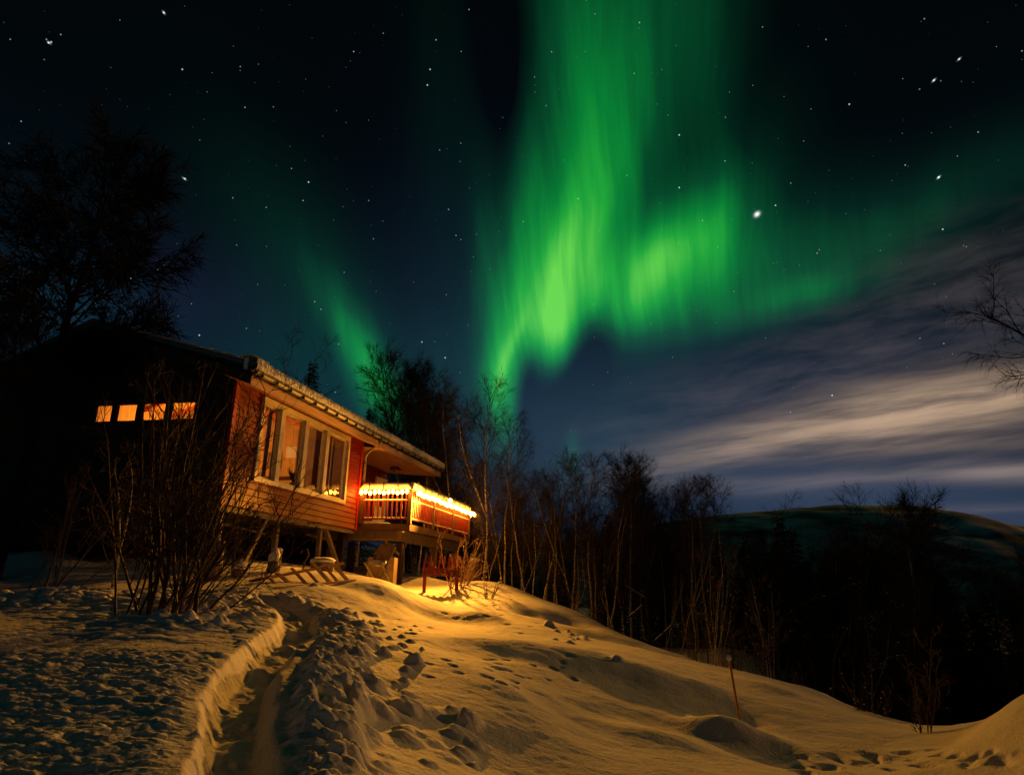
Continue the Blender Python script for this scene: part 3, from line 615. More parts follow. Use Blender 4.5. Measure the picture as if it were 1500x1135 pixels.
door_at(10.95, 11.72, 5.18, 'door')
# posts and braces under the cabin, light-blocking wall
def post(name, q0, s0, q1, s1, w=.10, m=OLDW, zt=ZB - .10):
    zb = GH(q0, s0) - .15
    gitems(lambda b: b.bar((q0, s0, zb), (q1, s1, zt), w, w, (0, 1, 0) if q0 == q1 and s0 == s1 else (1, 0, 0)), m, name, house)
post('post', -.15, 2.46, -.15, 2.46, .11); post('post', -.15, 4.60, -.15, 4.60, .10); post('post', -.12, .26, -.12, .26, .09, BARK); post('post', -.25, 6.1, -.25, 6.1, .20, DARKW)
post('brace', -.02, 1.0, -.15, 1.98, .09); post('brace', .12, 5.55, -.15, 4.88, .10); post('post', -.6, 1.6, -.6, 1.6, .05)
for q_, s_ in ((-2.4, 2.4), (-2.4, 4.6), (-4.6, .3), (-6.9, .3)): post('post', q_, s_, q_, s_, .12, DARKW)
gitems(lambda b: b.box(-3.3, -3.15, .4, 12.0, 1.4, ZB - .03).box(-7.0, -3.3, .5, .62, 1.4, 2.25), DARKW, 'shade_wall', house)  # dark wall added to stop lamp light passing beneath the cabin
gitems(lambda b: b.bar((-.5, .4, 2.75), (-.4, 2.4, 2.62), .03, .05), OLDW, 'lath', house); gitems(lambda b: b.bar((-.6, 4.7, 2.78), (-.5, 6.0, 2.70), .03, .05), OLDW, 'lath', house)
# ------------------------------------------------------------------ the deck
DQ, DS0, DS1 = 1.63, 6.46, 12.62
deck = thing('wooden_deck', 'raised wooden deck with red balusters and snow capped railing beside the cabin', 'deck', tuple(W_(0, DS0, 0)), -AZ)
def D(fn, m, name, parent=deck, **k):
    b = MB(); fn(b)
    b.v = [(x, y - DS0, z) for x, y, z in b.v]
    return b.build(name, m, parent, **k)
def planks(b):
    q = -1.42
    while q < DQ - .05: b.box(q, q + .118, DS0, DS1, 3.19, 3.22); q += .125
D(planks, BROWNW, 'floor')
D(lambda b: (b.box(DQ, DQ + .035, DS0 - .03, DS1 + .03, 3.02, 3.205), b.box(-1.4, DQ, DS0 - .035, DS0 - .002, 3.02, 3.205), b.box(-1.4, DQ, DS1 + .002, DS1 + .035, 3.02, 3.205)), BROWNW, 'rim_board')
D(lambda b: [b.box(-1.4, DQ - .01, s_, s_ + .05, 3.03, 3.185) for s_ in np.arange(DS0 + .4, DS1, .6)], OLDW, 'joist')
D(lambda b: (b.box(1.28, 1.46, DS0 - .12, DS1 - .6, 2.72, 3.01), b.box(-1.3, 1.27, DS0 + .0, DS0 + .15, 2.74, 3.01)), OLDW, 'beam')
for q_, s_ in ((1.37, 6.56), (1.37, 9.6), (1.37, 12.0), (-.3, 6.9)):
    w = W_(q_, s_, 0); zb = G(w[0], w[1]) - .2
    D(lambda b: b.box(q_ - .085, q_ + .085, s_ - .085, s_ + .085, zb, 2.715), DARKW if s_ < 7 else OLDW, 'post')
D(lambda b: b.bar((1.40, 6.46, 2.35), (.95, 6.50, 2.72), .08, .06).bar((1.40, 6.5, 2.35), (1.37, 7.0, 2.72), .06, .08), OLDW, 'brace')
rp = [(DQ, DS0), (DQ, DS0 + 2.05), (DQ, DS0 + 4.1), (DQ, DS1), (.12, DS0), (-.0, DS1)]
for q_, s_ in rp:
    D(lambda b: (b.box(q_ - .055, q_ + .055, s_ - .055, s_ + .055, 3.21, 4.34 if (q_, s_) == rp[0] else 4.20),), BROWNW, 'newel_post')
RT = 4.20
for a, b2 in (((.14, DS0), (DQ - .056, DS0)), ((DQ, DS0 + .056), (DQ, DS1 - .056)), ((DQ - .056, DS1), (.06, DS1))):
    a = np.array(a); b2 = np.array(b2); n = np.array([1, 0]) if abs(a[0] - b2[0]) < .01 else np.array([0, 1])
    def rl_(z0, z1, w):
        lo = np.minimum(a, b2) - n * w / 2; hi = np.maximum(a, b2) + n * w / 2
        return lambda b: b.box(lo[0], hi[0], lo[1], hi[1], z0, z1)
    D(rl_(RT - .035, RT + .002, .13), RAILW, 'top_rail'); D(rl_(3.86, 3.90, .06), RAILW, 'middle_rail'); D(rl_(3.34, 3.38, .05), RAILW, 'bottom_rail')
    ln = np.linalg.norm(b2 - a); k = int(ln / .135)
    for i in range(k):
        c = a + (b2 - a) * (i + .5) / k
        D(lambda b: b.box(c[0] - .022, c[0] + .022, c[1] - .022, c[1] + .022, 3.385, 3.855).box(c[0] - .019, c[0] + .019, c[1] - .019, c[1] + .019, 3.905, RT - .04), RAILW, 'baluster')
# snow resting on the rails
def snow_bar(a, b2, z0, w, h, nseg, seed, taper=True):
    a = np.array(a, float); b2 = np.array(b2, float); d = (b2 - a) / np.linalg.norm(b2 - a); n = np.array([d[1], -d[0]])
    T = np.linspace(0, 1, nseg); prof = [(-.5, 0), (-.53, .35), (-.46, .75), (-.25, .97), (0, 1.02), (.25, .97), (.46, .75), (.53, .35), (.5, 0)]
    X = np.zeros((len(prof), nseg)); Y = X.copy(); Z = X.copy(); ln = np.linalg.norm(b2 - a)
    for i, (u, v) in enumerate(prof):
        r = 1 + .13 * perlin(T * ln * 3.0 + seed, np.full_like(T, i * .4)) + .05 * perlin(T * ln * 11 + seed, np.full_like(T, i * .9))
        e = np.clip(np.minimum(T, 1 - T) * ln / .10, .05, 1) ** .5
        c = a[None] + (b2 - a)[None] * T[:, None] + n[None] * (u * w * r)[:, None]
        X[i] = c[:, 0]; Y[i] = c[:, 1] - DS0; Z[i] = z0 + v * h * r * e
    return gridmesh('snow_cap', X, Y, Z, SNOWC)
link(snow_bar((.05, DS0), (DQ + .02, DS0), RT + .004, .15, .20, 70, 1), 'snow_cap', deck)
link(snow_bar((DQ, DS0 - .06), (DQ, DS1 + .05), RT + .006, .15, .22, 260, 5), 'snow_cap', deck)
link(snow_bar((.1, DS1), (DQ - .1, DS1), RT + .004, .18, .18, 60, 9), 'snow_cap', deck)
for i, (a, b2) in enumerate((((.16, DS0), (DQ - .08, DS0)), ((DQ, DS0 + .08), (DQ, DS1 - .08)))):
    link(snow_bar(a, b2, 3.902, .045, .022, 120, 20 + i), 'snow_cap', deck); link(snow_bar(a, b2, 3.382, .04, .02, 120, 30 + i), 'snow_cap', deck)
for k in range(10):
    s_ = DS0 + .35 + k * .62
    D(lambda b: b.box(DQ + .080, DQ + .092, s_ - .012, s_ + .012, 4.17, 4.46).box(DQ - .06, DQ + .080, s_ - .012, s_ + .012, 4.448, 4.46), DMETAL, 'rail_strap')
for q_ in (.35, .8, 1.25): D(lambda b: b.box(q_ - .012, q_ + .012, DS0 - .092, DS0 - .080, 4.17, 4.44), DMETAL, 'rail_strap')
link(snow_bar((-.3, DS0 + .6), (-.3, DS1 - .3), 3.225, 1.9, .13, 160, 41), 'snow_cap', deck)

# ------------------------------------------------------------------ string of lamps round the railing
AMB = (1.0, .37, .030)
BULB = emit('bulb_glow', AMB, 88)
string = thing('string_lights', 'string of glowing warm bulbs hung along the deck railing', 'lights', tuple(W_(0, DS0, 0)), -AZ)
bp = []
for i in range(11): bp.append((.16 + i * .142, DS0 - .20, 4.10 + .02 * sin(i * 2.1)))
for i in range(36): t = i / 35; bp.append((DQ + .21, DS0 + .02 + t * (DS1 - DS0), 4.09 + .02 * sin(i * 1.9) - .01 * sin(i * .5)))
for i in range(9): bp.append((DQ + .02 - i * .17, DS1 + .18, 4.09 + .02 * sin(i * 2.3)))
cdm = MB(); cdm.tube([(x, y - DS0, z + .055 + .01 * sin(k * 3)) for k, (x, y, z) in enumerate(bp)], .006, 5); cdm.build('cord', DMETAL, string)
bm_ = MB(); bm_.lump((0, 0, 0), .050, 1, nu=8, nv=6, sq=(1, 1, 1.25), rough=0); bme = bm_.mesh('bulb', BULB, True)
sk = MB(); sk.tube([(0, 0, .030), (0, 0, .062)], .013, 6); skm = sk.mesh('socket', DMETAL)
for k, (x, y, z) in enumerate(bp):
    o = link(bme, 'bulb', string); o.location = (x, y - DS0, z); s_ = link(skm, 'socket', o)
# fill lamp added off the deck railing to light the slope and left foreground
FLP = W_(DQ + .62, 8.3, 4.10); fdir = unit(-HD * cos(radians(9)) + HP * sin(radians(9)) + np.array([0, 0, -.16]))
fl = thing('fill_lamp', 'added warm fill lamp held out on a bracket from the middle of the deck railing', 'lamp', tuple(FLP))
gitems(lambda b: b.tube([-fdir * .10, -fdir * .02, fdir * .02], [.04, .07, .075], 14), DMETAL, 'housing', fl)
gitems(lambda b: b.bar(-fdir * .08, W_(DQ, 8.4, 4.12) - FLP, .03, .03), DMETAL, 'bracket', fl)
gitems(lambda b: b.lump(fdir * .02, .055, 7, nu=12, nv=8, rough=0), emit('fill_lens', (1, .5, .12), 60), 'lens', fl, smooth=True)
fd = bpy.data.lights.new('fill_light', 'SPOT'); fd.energy = 5400; fd.color = (1.0, .37, .032); fd.spot_size = radians(98); fd.spot_blend = 1.0; fd.shadow_soft_size = .06
fo = bpy.data.objects.new('fill_light', fd); C.objects.link(fo); fo.parent = fl; fo.location = tuple(fdir * .16); fo.rotation_euler = Vector(fdir).to_track_quat('-Z', 'Y').to_euler()
# ------------------------------------------------------------------ lamps in the rooms
def room_lamp(q, s, z, power, label, r=.16):
    w = W_(q, s, 0)
    t = thing('ceiling_lamp', label, 'lamp', tuple(W_(q, s, z)), -AZ)
    gitems(lambda b: b.tube([(0, 0, .06), (0, 0, .9)], .008, 5), DMETAL, 'cord', t)
    gitems(lambda b: b.lump((0, 0, 0), .09, 2, nu=10, nv=8, rough=0), emit('lamp_globe', (1, .45, .10), power), 'globe', t, smooth=True)
    return t
room_lamp(-3.6, 3.4, 5.35, 900, 'round ceiling lamp shining inside the cabin behind the windows')

# ------------------------------------------------------------------ loose things by the cabin
def wp(px, py, Y): return atY(px, py, Y)
# wooden ladder half sunk in snow
ld = thing('ladder', 'old wooden ladder lying tilted in the snow below the big window', 'ladder', (0, 0, 0))
LO = hit(440, 852, 8); ld.location = tuple(LO)
def L_(fn, m, name): b = MB(); fn(b); b.v = [tuple(np.array(v) - LO) for v in b.v]; return b.build(name, m, ld)
def gp(px, py, dz=0.0):
    c = hit(px, py, 8); return np.array([c[0], c[1], G(c[0], c[1]) + dz])
RNG_ = [(389, 841, 408, 860), (405, 839, 429, 860), (428, 833, 451, 859), (448, 834, 470, 859), (457, 824, 487, 858), (477, 831, 498, 857), (489, 827, 511, 853)]
tops = []
for i, (x0, y0, x1, y1) in enumerate(RNG_):
    bt = gp(x1, y1, -.03); tp = atY(x0, y0, bt[1] + .45); tops.append(tp)
    L_(lambda b: b.bar(tp - (bt - tp) * .03, bt, (.05, .08, .06, .05, .085, .05, .075)[i], .03, (0, 0, 1)), PINE, 'rung')
e0 = atY(366, 851, tops[0][1]); e1 = atY(503, 825, tops[-1][1])
L_(lambda b: b.bar(e0, e1, .06, .05), PINE, 'side_rail')
e2 = gp(402, 864, .0); e3 = gp(520, 855, .0)
L_(lambda b: b.bar(e2, e3, .05, .04), PINE, 'side_rail')
def heap(name, label, cat, px, py, Y, fn):
    p = wp(px, py, Y); t = thing(name, label, cat, (p[0], p[1], G(p[0], p[1]) - .03)); fn(t, p); return t
def bucket(r0, r1, h, m, snow=.1):
    def f(t, p):
        gitems(lambda b: b.tube([(0, 0, 0), (0, 0, h * .5), (0, 0, h)], [r0, (r0 + r1) / 2, r1], 14), m, 'body', t, smooth=False)
        if snow: gitems(lambda b: b.lump((0, 0, h + snow * .2), r1 * 1.02, 4, sq=(1, 1, snow / r1), nu=12), SNOWC, 'snow_cap', t, smooth=True)
    return f
heap('barrel', 'tall dark barrel standing in the snow under the cabin corner', 'barrel', 306, 853, 12.8, bucket(.17, .20, .72, OLDW, .0))
heap('tree_stump', 'snow capped stump in front of the middle cabin post', 'stump', 398, 850, 14.2, bucket(.14, .10, .25, OLDW, .22))
heap('wooden_tub', 'round snow topped tub behind the upper end of the ladder', 'tub', 472, 838, 16.2, bucket(.26, .26, .22, OLDW, .10))
heap('milk_can', 'small capped can beside the stump under the cabin', 'can', 406, 842, 14.6, bucket(.05, .05, .42, OLDW, .05))
heap('snow_capped_block', 'low block with a round snow cap near the foot of the slanted brace', 'block', 346, 855, 13.4, bucket(.12, .12, .16, OLDW, .16))
def hook(t, p): gitems(lambda b: b.tube([(0, 0, 0), (.03, 0, .2), (.10, 0, .34), (.06, 0, .46), (-.04, 0, .45), (-.07, 0, .36)], [.018, .02, .02, .022, .018, .01], 8), TWIGF, 'branch', t, smooth=True)
heap('curved_branch', 'hooked bare branch sticking up behind the ladder', 'branch', 442, 843, 15.0, hook)
# folding chair and leaning board below the deck
def chair(t, p):
    for sx in (-.25, .25):
        gitems(lambda b: b.bar((sx, -.25, 0), (sx, .30, .95), .05, .04), OLDW, 'leg', t); gitems(lambda b: b.bar((sx, .30, 0), (sx, -.20, .55), .05, .04), OLDW, 'leg', t)
    gitems(lambda b: [b.bar((-.25, -.22 + i * .09, .50 - i * .01), (.25, -.22 + i * .09, .50 - i * .01), .07, .02) for i in range(5)], OLDW, 'seat', t)
    gitems(lambda b: b.bar((0, .12, .60), (0, .32, 1.02), .44, .03, (0, -1, .3)), CLOTH, 'backrest', t)
    gitems(lambda b: b.lump((0, 0, .54), .24, 5, sq=(1, .8, .3), nu=12), SNOWC, 'snow_cap', t, smooth=True)
c_ = heap('garden_chair', 'old wooden garden chair with snow on its seat under the deck edge', 'chair', 552, 852, 17.6, chair); c_.rotation_euler.z = -.5
def bench(t, p):
    m = mat('bench_paint', (.30, .045, .02), .7, var=.4)
    for x in (-.42, .42): gitems(lambda b: b.bar((x, -.05, 0), (x, .02, .50), .09, .06), m, 'leg', t)
    gitems(lambda b: [b.bar((-.48, -.12 + i * .10, .46 + .045 * i), (.48, -.12 + i * .10, .46 + .045 * i), .06, .03) for i in range(5)], m, 'seat', t)
    gitems(lambda b: [b.bar((-.46 + i * .13, .28, .55), (-.40 + i * .13, .42, .98), .05, .025) for i in range(8)], m, 'backrest', t)
b_ = heap('garden_bench', 'dark red slatted bench in the snow hollow beside the lit bush', 'bench', 645, 862, 18.6, bench); b_.rotation_euler.z = .15
heap('tree_stump', 'stout pale stump standing behind the lit bush beyond the deck', 'stump', 694, 852, 20.5, bucket(.17, .14, .62, OLDW, .08))
heap('tarp_box', 'brown covered box standing in the dark under the deck', 'box', 560, 838, 19.0, lambda t, p: gitems(lambda b: b.box(-.35, .35, -.3, .3, 0, .75), CLOTH, 'cover', t))
# marker stake
sp_ = hit(1088, 1067); top = wp(1075, 984, 8.9); zg = G(sp_[0], sp_[1])
st_ = thing('marker_stake', 'thin rust coloured marker stake leaning on the open slope', 'stake', (sp_[0], sp_[1], zg))
hh = sp_[1] * (1068 - 984) / 1000 * 1.02
gitems(lambda b: b.bar((0, 0, -.2), (-.10, .02, hh), .022, .022), STAKE, 'shaft', st_); gitems(lambda b: b.lump((-.10, .02, hh + .01), .032, 3), SNOWC, 'snow_cap', st_)

pl = thing('potted_plant', 'dark leafy pot plant standing inside behind the third window pane', 'plant', tuple(W_(-.35, 3.35, 3.78)), -AZ)
gitems(lambda b: b.tube([(0, 0, 0), (0, 0, .18)], [.08, .11], 10), BROWNW, 'pot', pl)
def leaves(b):
    r = random.Random(3)
    for k in range(40):
        a = r.random() * 6.28; l = r.uniform(.15, .42); e = np.array([cos(a) * l * .6, sin(a) * l * .6, .18 + l]); m = e * [.5, .5, .62]
        n = np.array([-sin(a), cos(a), 0]) * .03; b.add([(0, 0, .17), m - n, e, m + n], [(0, 1, 2, 3)])
gitems(leaves, NEEDLE, 'leaves', pl)
def curtain(y0, y1):
    def f(b):
        n = 24
        for i in range(n):
            a, c = y0 + (y1 - y0) * i / n, y0 + (y1 - y0) * (i + 1) / n; xa, xb = -.20 + .025 * sin(i * 1.7), -.20 + .025 * sin((i + 1) * 1.7)
            b.add([(xa, a, 3.8), (xb, c, 3.8), (xb, c, 5.44), (xa, a, 5.44)], [(0, 1, 2, 3)])
    return f
gitems(curtain(1.14, 1.42), CURT, 'curtain', house)

gitems(lambda b: b.box(-3.0, -2.55, 6.24, 6.27, 4.85, 5.35), ICAB, 'picture_frame', house); gitems(lambda b: b.box(-2.4, -1.9, 6.24, 6.27, 5.15, 5.5), WHITEW, 'picture_frame', house)
gitems(lambda b: b.box(-3.3, -1.9, 6.05, 6.26, 4.55, 4.58), ICAB, 'shelf', house)
gitems(curtain(1.66, 1.78), CURT, 'curtain', house); gitems(curtain(1.99, 2.16), CURT, 'curtain', house); gitems(curtain(4.92, 5.02), CURT, 'curtain', house)

# ------------------------------------------------------------------ trees
def polyl(rg, p, d, ln, n, jit, trop):
    pts = [np.array(p, float)]; d = unit(d); st = ln / n
    for _ in range(n):
        d = unit(d + rg.normal(0, jit, 3) + np.array([0, 0, trop])); pts.append(pts[-1] + d * st)
    return np.array(pts)
def perp(rg, d, ang, az=None):
    r = rg.normal(0, 1, 3) if az is None else np.array([cos(az), sin(az), 0]); r = r - d * (r @ d); return unit(unit(r) * sin(ang) + d * cos(ang))
def sample(P, t):
    k = t * (len(P) - 1); i = min(int(k), len(P) - 2); f = k - i; return P[i] * (1 - f) + P[i + 1] * f, unit(P[i + 1] - P[i])
class Tree:
    def __init__(s): s.lv = [[], [], [], [], []]
    def add(s, l, P, r): s.lv[l].append((P, r))
    def meshes(s, barkm, twigm, snow=0.0, seed=0, ntr=7, snowr=1.0):
        a = MB(); b = MB()
        for P, r in s.lv[0]: a.tube(P, np.linspace(r, r * .18, len(P)) , ntr)
        for l in range(1, 5):
            for P, r in s.lv[l]: b.tube(P, np.linspace(r, r * .35, len(P)), 5 if l == 1 else (4 if l == 2 else 3), cap=False)
        out = [('trunk', a.mesh('trunk', barkm, True)), ('crown', b.mesh('crown', twigm))]
        if snow > 0:
            rg = np.random.RandomState(seed + 50); c = MB()
            for l in range(0, 4):
                for P, r in s.lv[l]:
                    for i in range(len(P) - 1):
                        dd = P[i + 1] - P[i]; ln = np.linalg.norm(dd)
                        if abs(dd[2]) / ln > .8: continue
                        for _ in range(max(1, int(ln / .16))):
                            if rg.rand() > snow: continue
                            m = P[i] + dd * rg.rand(); rr_ = (max(r, .008) * 1.1 + .007) * snowr * rg.uniform(.6, 1.5)
                            h = unit(dd) * rr_ * 1.2; c.tube([m - h + [0, 0, r * .4], m + [0, 0, r * .5 + rr_ * .4], m + h + [0, 0, r * .4]], [rr_ * .25, rr_, rr_ * .25], 5, cap=False)
            out.append(('snow', c.mesh('snow', SNOWC, True)))
        return out
def birch(seed, H=9.0, r=.085, n1=24, a1=38, l1=.30, n2=9, n3=6, t0=.25, fork=False, droop=0.0, lean=0.0, jit=.05, tw=.0038):
    rg = np.random.RandomState(seed); T = Tree()
    tr = [polyl(rg, (0, 0, -.4), (lean, rg.normal(0, .04), 1), H + .4, 12, jit, .03)]
    if fork:
        p, d = sample(tr[0], rg.uniform(.25, .4)); tr.append(polyl(rg, p, perp(rg, d, radians(24)), H * .62, 9, jit, .05))
    for k, P in enumerate(tr): T.add(0, P, r if k == 0 else r * .6)
    for k, P in enumerate(tr):
        H_ = H if k == 0 else H * .62; nn = n1 if k == 0 else n1 // 2; a0 = t0 if k == 0 else .2
        for i in range(nn):
            t = a0 + (1 - a0) * (i + rg.rand()) / nn; t = min(t, .985); p, d = sample(P, t); q = (t - a0) / (1 - a0)
            ln = H_ * l1 * (.30 + 1.0 * q ** .5 * (1 - q) ** .6 + .15 * rg.rand()); rb = r * .34 * (1 - .7 * t) + .004
            B = polyl(rg, p, perp(rg, d, radians(a1 + rg.normal(0, 9)), rg.rand() * 6.28), ln, 6, .10, .06 - droop * .1); T.add(1, B, rb)
            for j in range(n2):
                t2 = .2 + .8 * rg.rand(); p2, d2 = sample(B, t2); l2 = ln * rg.uniform(.25, .5) * (1.2 - t2 * .5)
                B2 = polyl(rg, p2, perp(rg, d2, radians(rg.uniform(25, 55))), l2, 4, .14, .02 - droop * .25); T.add(2, B2, max(rb * .4, .0045))
                for m in range(n3):
                    p3, d3 = sample(B2, .15 + .85 * rg.rand()); T.add(3, polyl(rg, p3, perp(rg, d3, radians(rg.uniform(20, 50))), rg.uniform(.18, .5) * H / 9, 3, .14, -droop * .35), tw)
    return T
def spruce(seed, H=9.0):
    rg = np.random.RandomState(seed); a = MB(); b = MB(); P = polyl(rg, (0, 0, -.4), (0, 0, 1), H + .4, 8, .01, .02); a.tube(P, np.linspace(.12, .012, len(P)), 7)
    z = .5
    while z < H - .1:
        q = z / H; R = (H * .17) * (1 - q) ** .8 + .10; nb = int(7 + 5 * rg.rand())
        for i in range(nb):
            az = rg.rand() * 6.28; ln = R * rg.uniform(.75, 1.15); B = polyl(rg, (0, 0, z + rg.normal(0, .05)), (cos(az), sin(az), .10), ln, 5, .05, -.10)
            k = int(5 + ln * 22)
            for j in range(k):
                t = rg.rand(); p, d = sample(B, t); w = rg.uniform(.10, .22) * (1.15 - .5 * t); s_ = rg.choice([-1, 1]); dr = unit(d + np.cross(d, [0, 0, 1]) * s_ * rg.uniform(.5, 1.2) + np.array([0, 0, rg.uniform(-.5, .1)])); e = p + dr * w
                n = np.cross(dr, rg.normal(0, 1, 3)); n = unit(n) * .022; b.add([p - n, p + n, e], [(0, 1, 2)])
        z += .13 + .20 * (1 - q) * rg.rand()
    return [('trunk', a.mesh('trunk', TWIG)), ('crown', b.mesh('crown', NEEDLE))]
LBARK = mat('shaded_bark', (.012, .010, .009), .9)  # near-black copy of the bark, standing in for shade on the edge trees
TWIGD = mat('dark_twigs', (.045, .032, .026), .9, var=.4)
VAR = {}
VAR['a'] = (9.0, birch(1, droop=.1, n1=28, n2=12, n3=8).meshes(BARK, TWIG, .015, 1, snowr=.5)); VAR['b'] = (9.0, birch(2, r=.07, fork=True, l1=.28, a1=32, n1=30, n2=12, n3=8).meshes(BARK, TWIG, .012, 2, snowr=.5))
VAR['c'] = (9.0, birch(3, r=.06, n1=26, t0=.42, l1=.28, a1=32, jit=.06, n2=12, n3=9).meshes(BARK, TWIG, .012, 3, snowr=.5)); VAR['d'] = (9.0, birch(4, r=.09, n1=26, l1=.34, a1=46, n2=13, n3=8, jit=.08, t0=.2).meshes(BARK, TWIG, .05, 4, snowr=.6))
VAR['e'] = (9.0, birch(5, r=.055, n1=12, t0=.30, l1=.26, a1=50, n2=7, n3=4, jit=.10, fork=True).meshes(BARK, TWIG, .05, 5, snowr=.6)); VAR['f'] = (9.0, birch(6, r=.10, n1=46, l1=.30, a1=27, n2=15, n3=12, t0=.14, tw=.0055).meshes(BARK, TWIGD, .0, 6))
VAR['s'] = (9.0, spruce(11)); VAR['t'] = (9.0, spruce(12, 9)); VAR['u'] = (9.0, spruce(13, 9))
rt_ = random.Random(4)
def plant(var, name, x, y, h, label, cat, group=None, rz=None, wide=1.0, zoff=0):
    H, parts = VAR[var]; k = h / H
    t = thing(name, label, cat, (x, y, G(x, y) - .05 + zoff), rt_.random() * 6.28 if rz is None else rz, group); t.scale = (k * wide, k * wide, k)
    for n, me in parts:
        o = link(me, n, t)
        if n == 'snow': o['kind'] = 'stuff'
    return t
def tree_px(var, px, ptop, Y, label, group=None, name='birch_tree', cat='tree', **kw):
    p = atY(px, 850, Y); x = p[0]; g = G(x, Y); lo, hi = g, g + 40
    for _ in range(30):      # height so that its top reaches the line of sight through ptop
        m = (lo + hi) / 2; v = np.array([x, Y, m]) - CAM; zz = v @ fw; py = PH / 2 - FPX * (v @ up) / zz
        if py < ptop: hi = m
        else: lo = m
    # upright trees lean in the picture: shift x so the base stands under px
    return plant(var, name, x, Y, max(lo - g, 1.0), label, cat, group, **kw)
BB = 'birches standing behind the deck'; BR = 'birches in the row beyond the lit slope'
tree_px('f', 588, 543, 31, 'tallest dense dark birch just right of the roof end', BB)
tree_px('f', 632, 552, 33, 'broad reddish crowned birch next to the tallest one behind the deck', BB)
tree_px('f', 606, 575, 34, 'dense birch filling the space between the two tallest crowns', BB)
tree_px('f', 655, 600, 35, 'dense dark birch right behind the slim forked one', BB)
tree_px('b', 664, 590, 27, 'slim forked pale birch rising above the deck railing', BB)
tree_px('b', 706, 588, 22.5, 'tall birch with a pale lit forked trunk right of the deck', BB, rz=1.0)
tree_px('c', 742, 622, 25, 'slender birch with a thin top between the lit birch and the wood', BB)
tree_px('a', 684, 640, 34, 'faint birch seen between the two pale birches behind the deck', BB)
tree_px('c', 610, 600, 27, 'thin birch whose pale stem stands directly behind the roof corner', BB)
for a in [('d', 772, 688, 22, 'crooked birch with lit gnarled lower limbs beyond the deck'), ('d', 792, 682, 24, 'round crowned crooked birch right of the gnarled one'),
          ('c', 838, 680, 24, 'straight birch whose top ends in the faint green ray'), ('c', 870, 684, 22, 'narrow birch with a slim upright crown and bare pale stem'),
          ('a', 910, 690, 27, 'bushy birch left of the darkest clump of the wood'), ('f', 952, 688, 27, 'dark dense birch forming the top of the darkest clump'),
          ('f', 975, 722, 29, 'dark birch on the right flank of the darkest clump'), ('e', 1013, 735, 20, 'thin birch with a reddish white stem at the snow edge'),
          ('e', 1070, 716, 33, 'bare round topped birch standing out against the pale sky'), ('e', 985, 790, 19.5, 'leaning twin stemmed birch glowing orange at the snow edge'),
          ('e', 965, 830, 19, 'short crooked birch left of the orange twin stemmed one'), ('c', 930, 700, 30, 'slim birch squeezed between the bushy and the dark birch'),
          ('b', 890, 720, 21, 'pale forked birch behind the snowy stumps'), ('e', 765, 760, 20.5, 'low twisted birch with lit stems right of the deck bush'),
          ('a', 815, 730, 30, 'birch filling the gap left of the green ray'), ('a', 1040, 765, 27, 'small birch crown against the far fell')]:
    tree_px(a[0], a[1], a[2], a[3], a[4], BR)
tree_px('e', 312, 462, 27, 'small bare birch rising behind the turf roof', None)
tree_px('s', 425, 528, 33, 'dark spruce tip peeking over the roof near its left end', 'spruce tips behind the roof', 'spruce_tree'); tree_px('t', 522, 596, 36, 'dark spruce tip peeking over the middle of the roof', 'spruce tips behind the roof', 'spruce_tree')
tree_px('a', 560, 605, 34, 'bare birch crown just left of the tall birches over the roof end', None)
SP = 'spruces in the dark wood'
for i, (px, tp, Y, v) in enumerate([(1148, 752, 33, 's'), (1120, 772, 31, 't'), (1166, 768, 34, 'u'), (1096, 782, 30, 's'), (1055, 790, 30, 'u')]):
    tree_px(v, px, tp, Y, ['tallest pointed spruce against the far fell', 'spruce just left of the tallest one against the fell', 'spruce just right of the tallest one against the fell', 'lower spruce left of the trio against the fell', 'dark spruce right of the thin reddish birch'][i], SP, 'spruce_tree')
for i, (px, tp, Y, v) in enumerate([(1268, 758, 26, 'd'), (1300, 764, 24, 'f'), (1212, 786, 25, 'a'), (1330, 800, 22, 'a')]):
    tree_px(v, px, tp, Y, ['bare birch on the left of the wide dark crown below the fell', 'wide dark birch crown standing before the right fell', 'low birch between the spruces and the wide dark crown', 'birch on the sloping right side of the wide dark crown'][i], 'birches below the fell')
rf_ = random.Random(21)
FW = 'dark trees filling the wood below the slope'
def filler(n, p0, p1, t0, t1, Y0, Y1, slope=0, gap=None):
    for _ in range(n):
        px = rf_.uniform(p0, p1); Y = rf_.uniform(Y0, Y1); f = (px - p0) / (p1 - p0); tp = rf_.uniform(t0, t1) + slope * f
        if gap and gap[0] < px < gap[1]: continue
        v = rf_.choice('sssttuuuabf'); s_ = v in 'stu'
        tree_px(v, px, tp, Y, 'dark spruce deep in the wood below the slope' if s_ else 'dark bare birch deep in the wood below the slope', FW + (' (spruce)' if s_ else ' (birch)'), 'spruce_tree' if s_ else 'birch_tree')
filler(40, 700, 1000, 745, 810, 27, 42); filler(26, 985, 1240, 785, 850, 24, 40); filler(22, 1180, 1400, 800, 880, 20, 38, 20, (1408, 1470)); filler(16, 1380, 1600, 835, 900, 18, 34, 10, (1405, 1468)); filler(12, 560, 720, 690, 760, 30, 44)

PB = 'pale stemmed birches in the band right of the deck'
for i in range(26):
    tree_px(rf_.choice('ccabe'), 712 + i * 13.5 + rf_.uniform(-6, 6), rf_.uniform(690, 770) + (20 if i > 16 else 0), rf_.uniform(21.5, 27), 'bare birch with a pale stem in the dense band right of the deck', PB)
filler(14, 1050, 1400, 860, 940, 17, 22, 30); filler(9, 1385, 1500, 850, 890, 19, 30); filler(26, 860, 1180, 770, 830, 23, 30, 20); filler(22, 1160, 1390, 800, 860, 22, 32, 20)
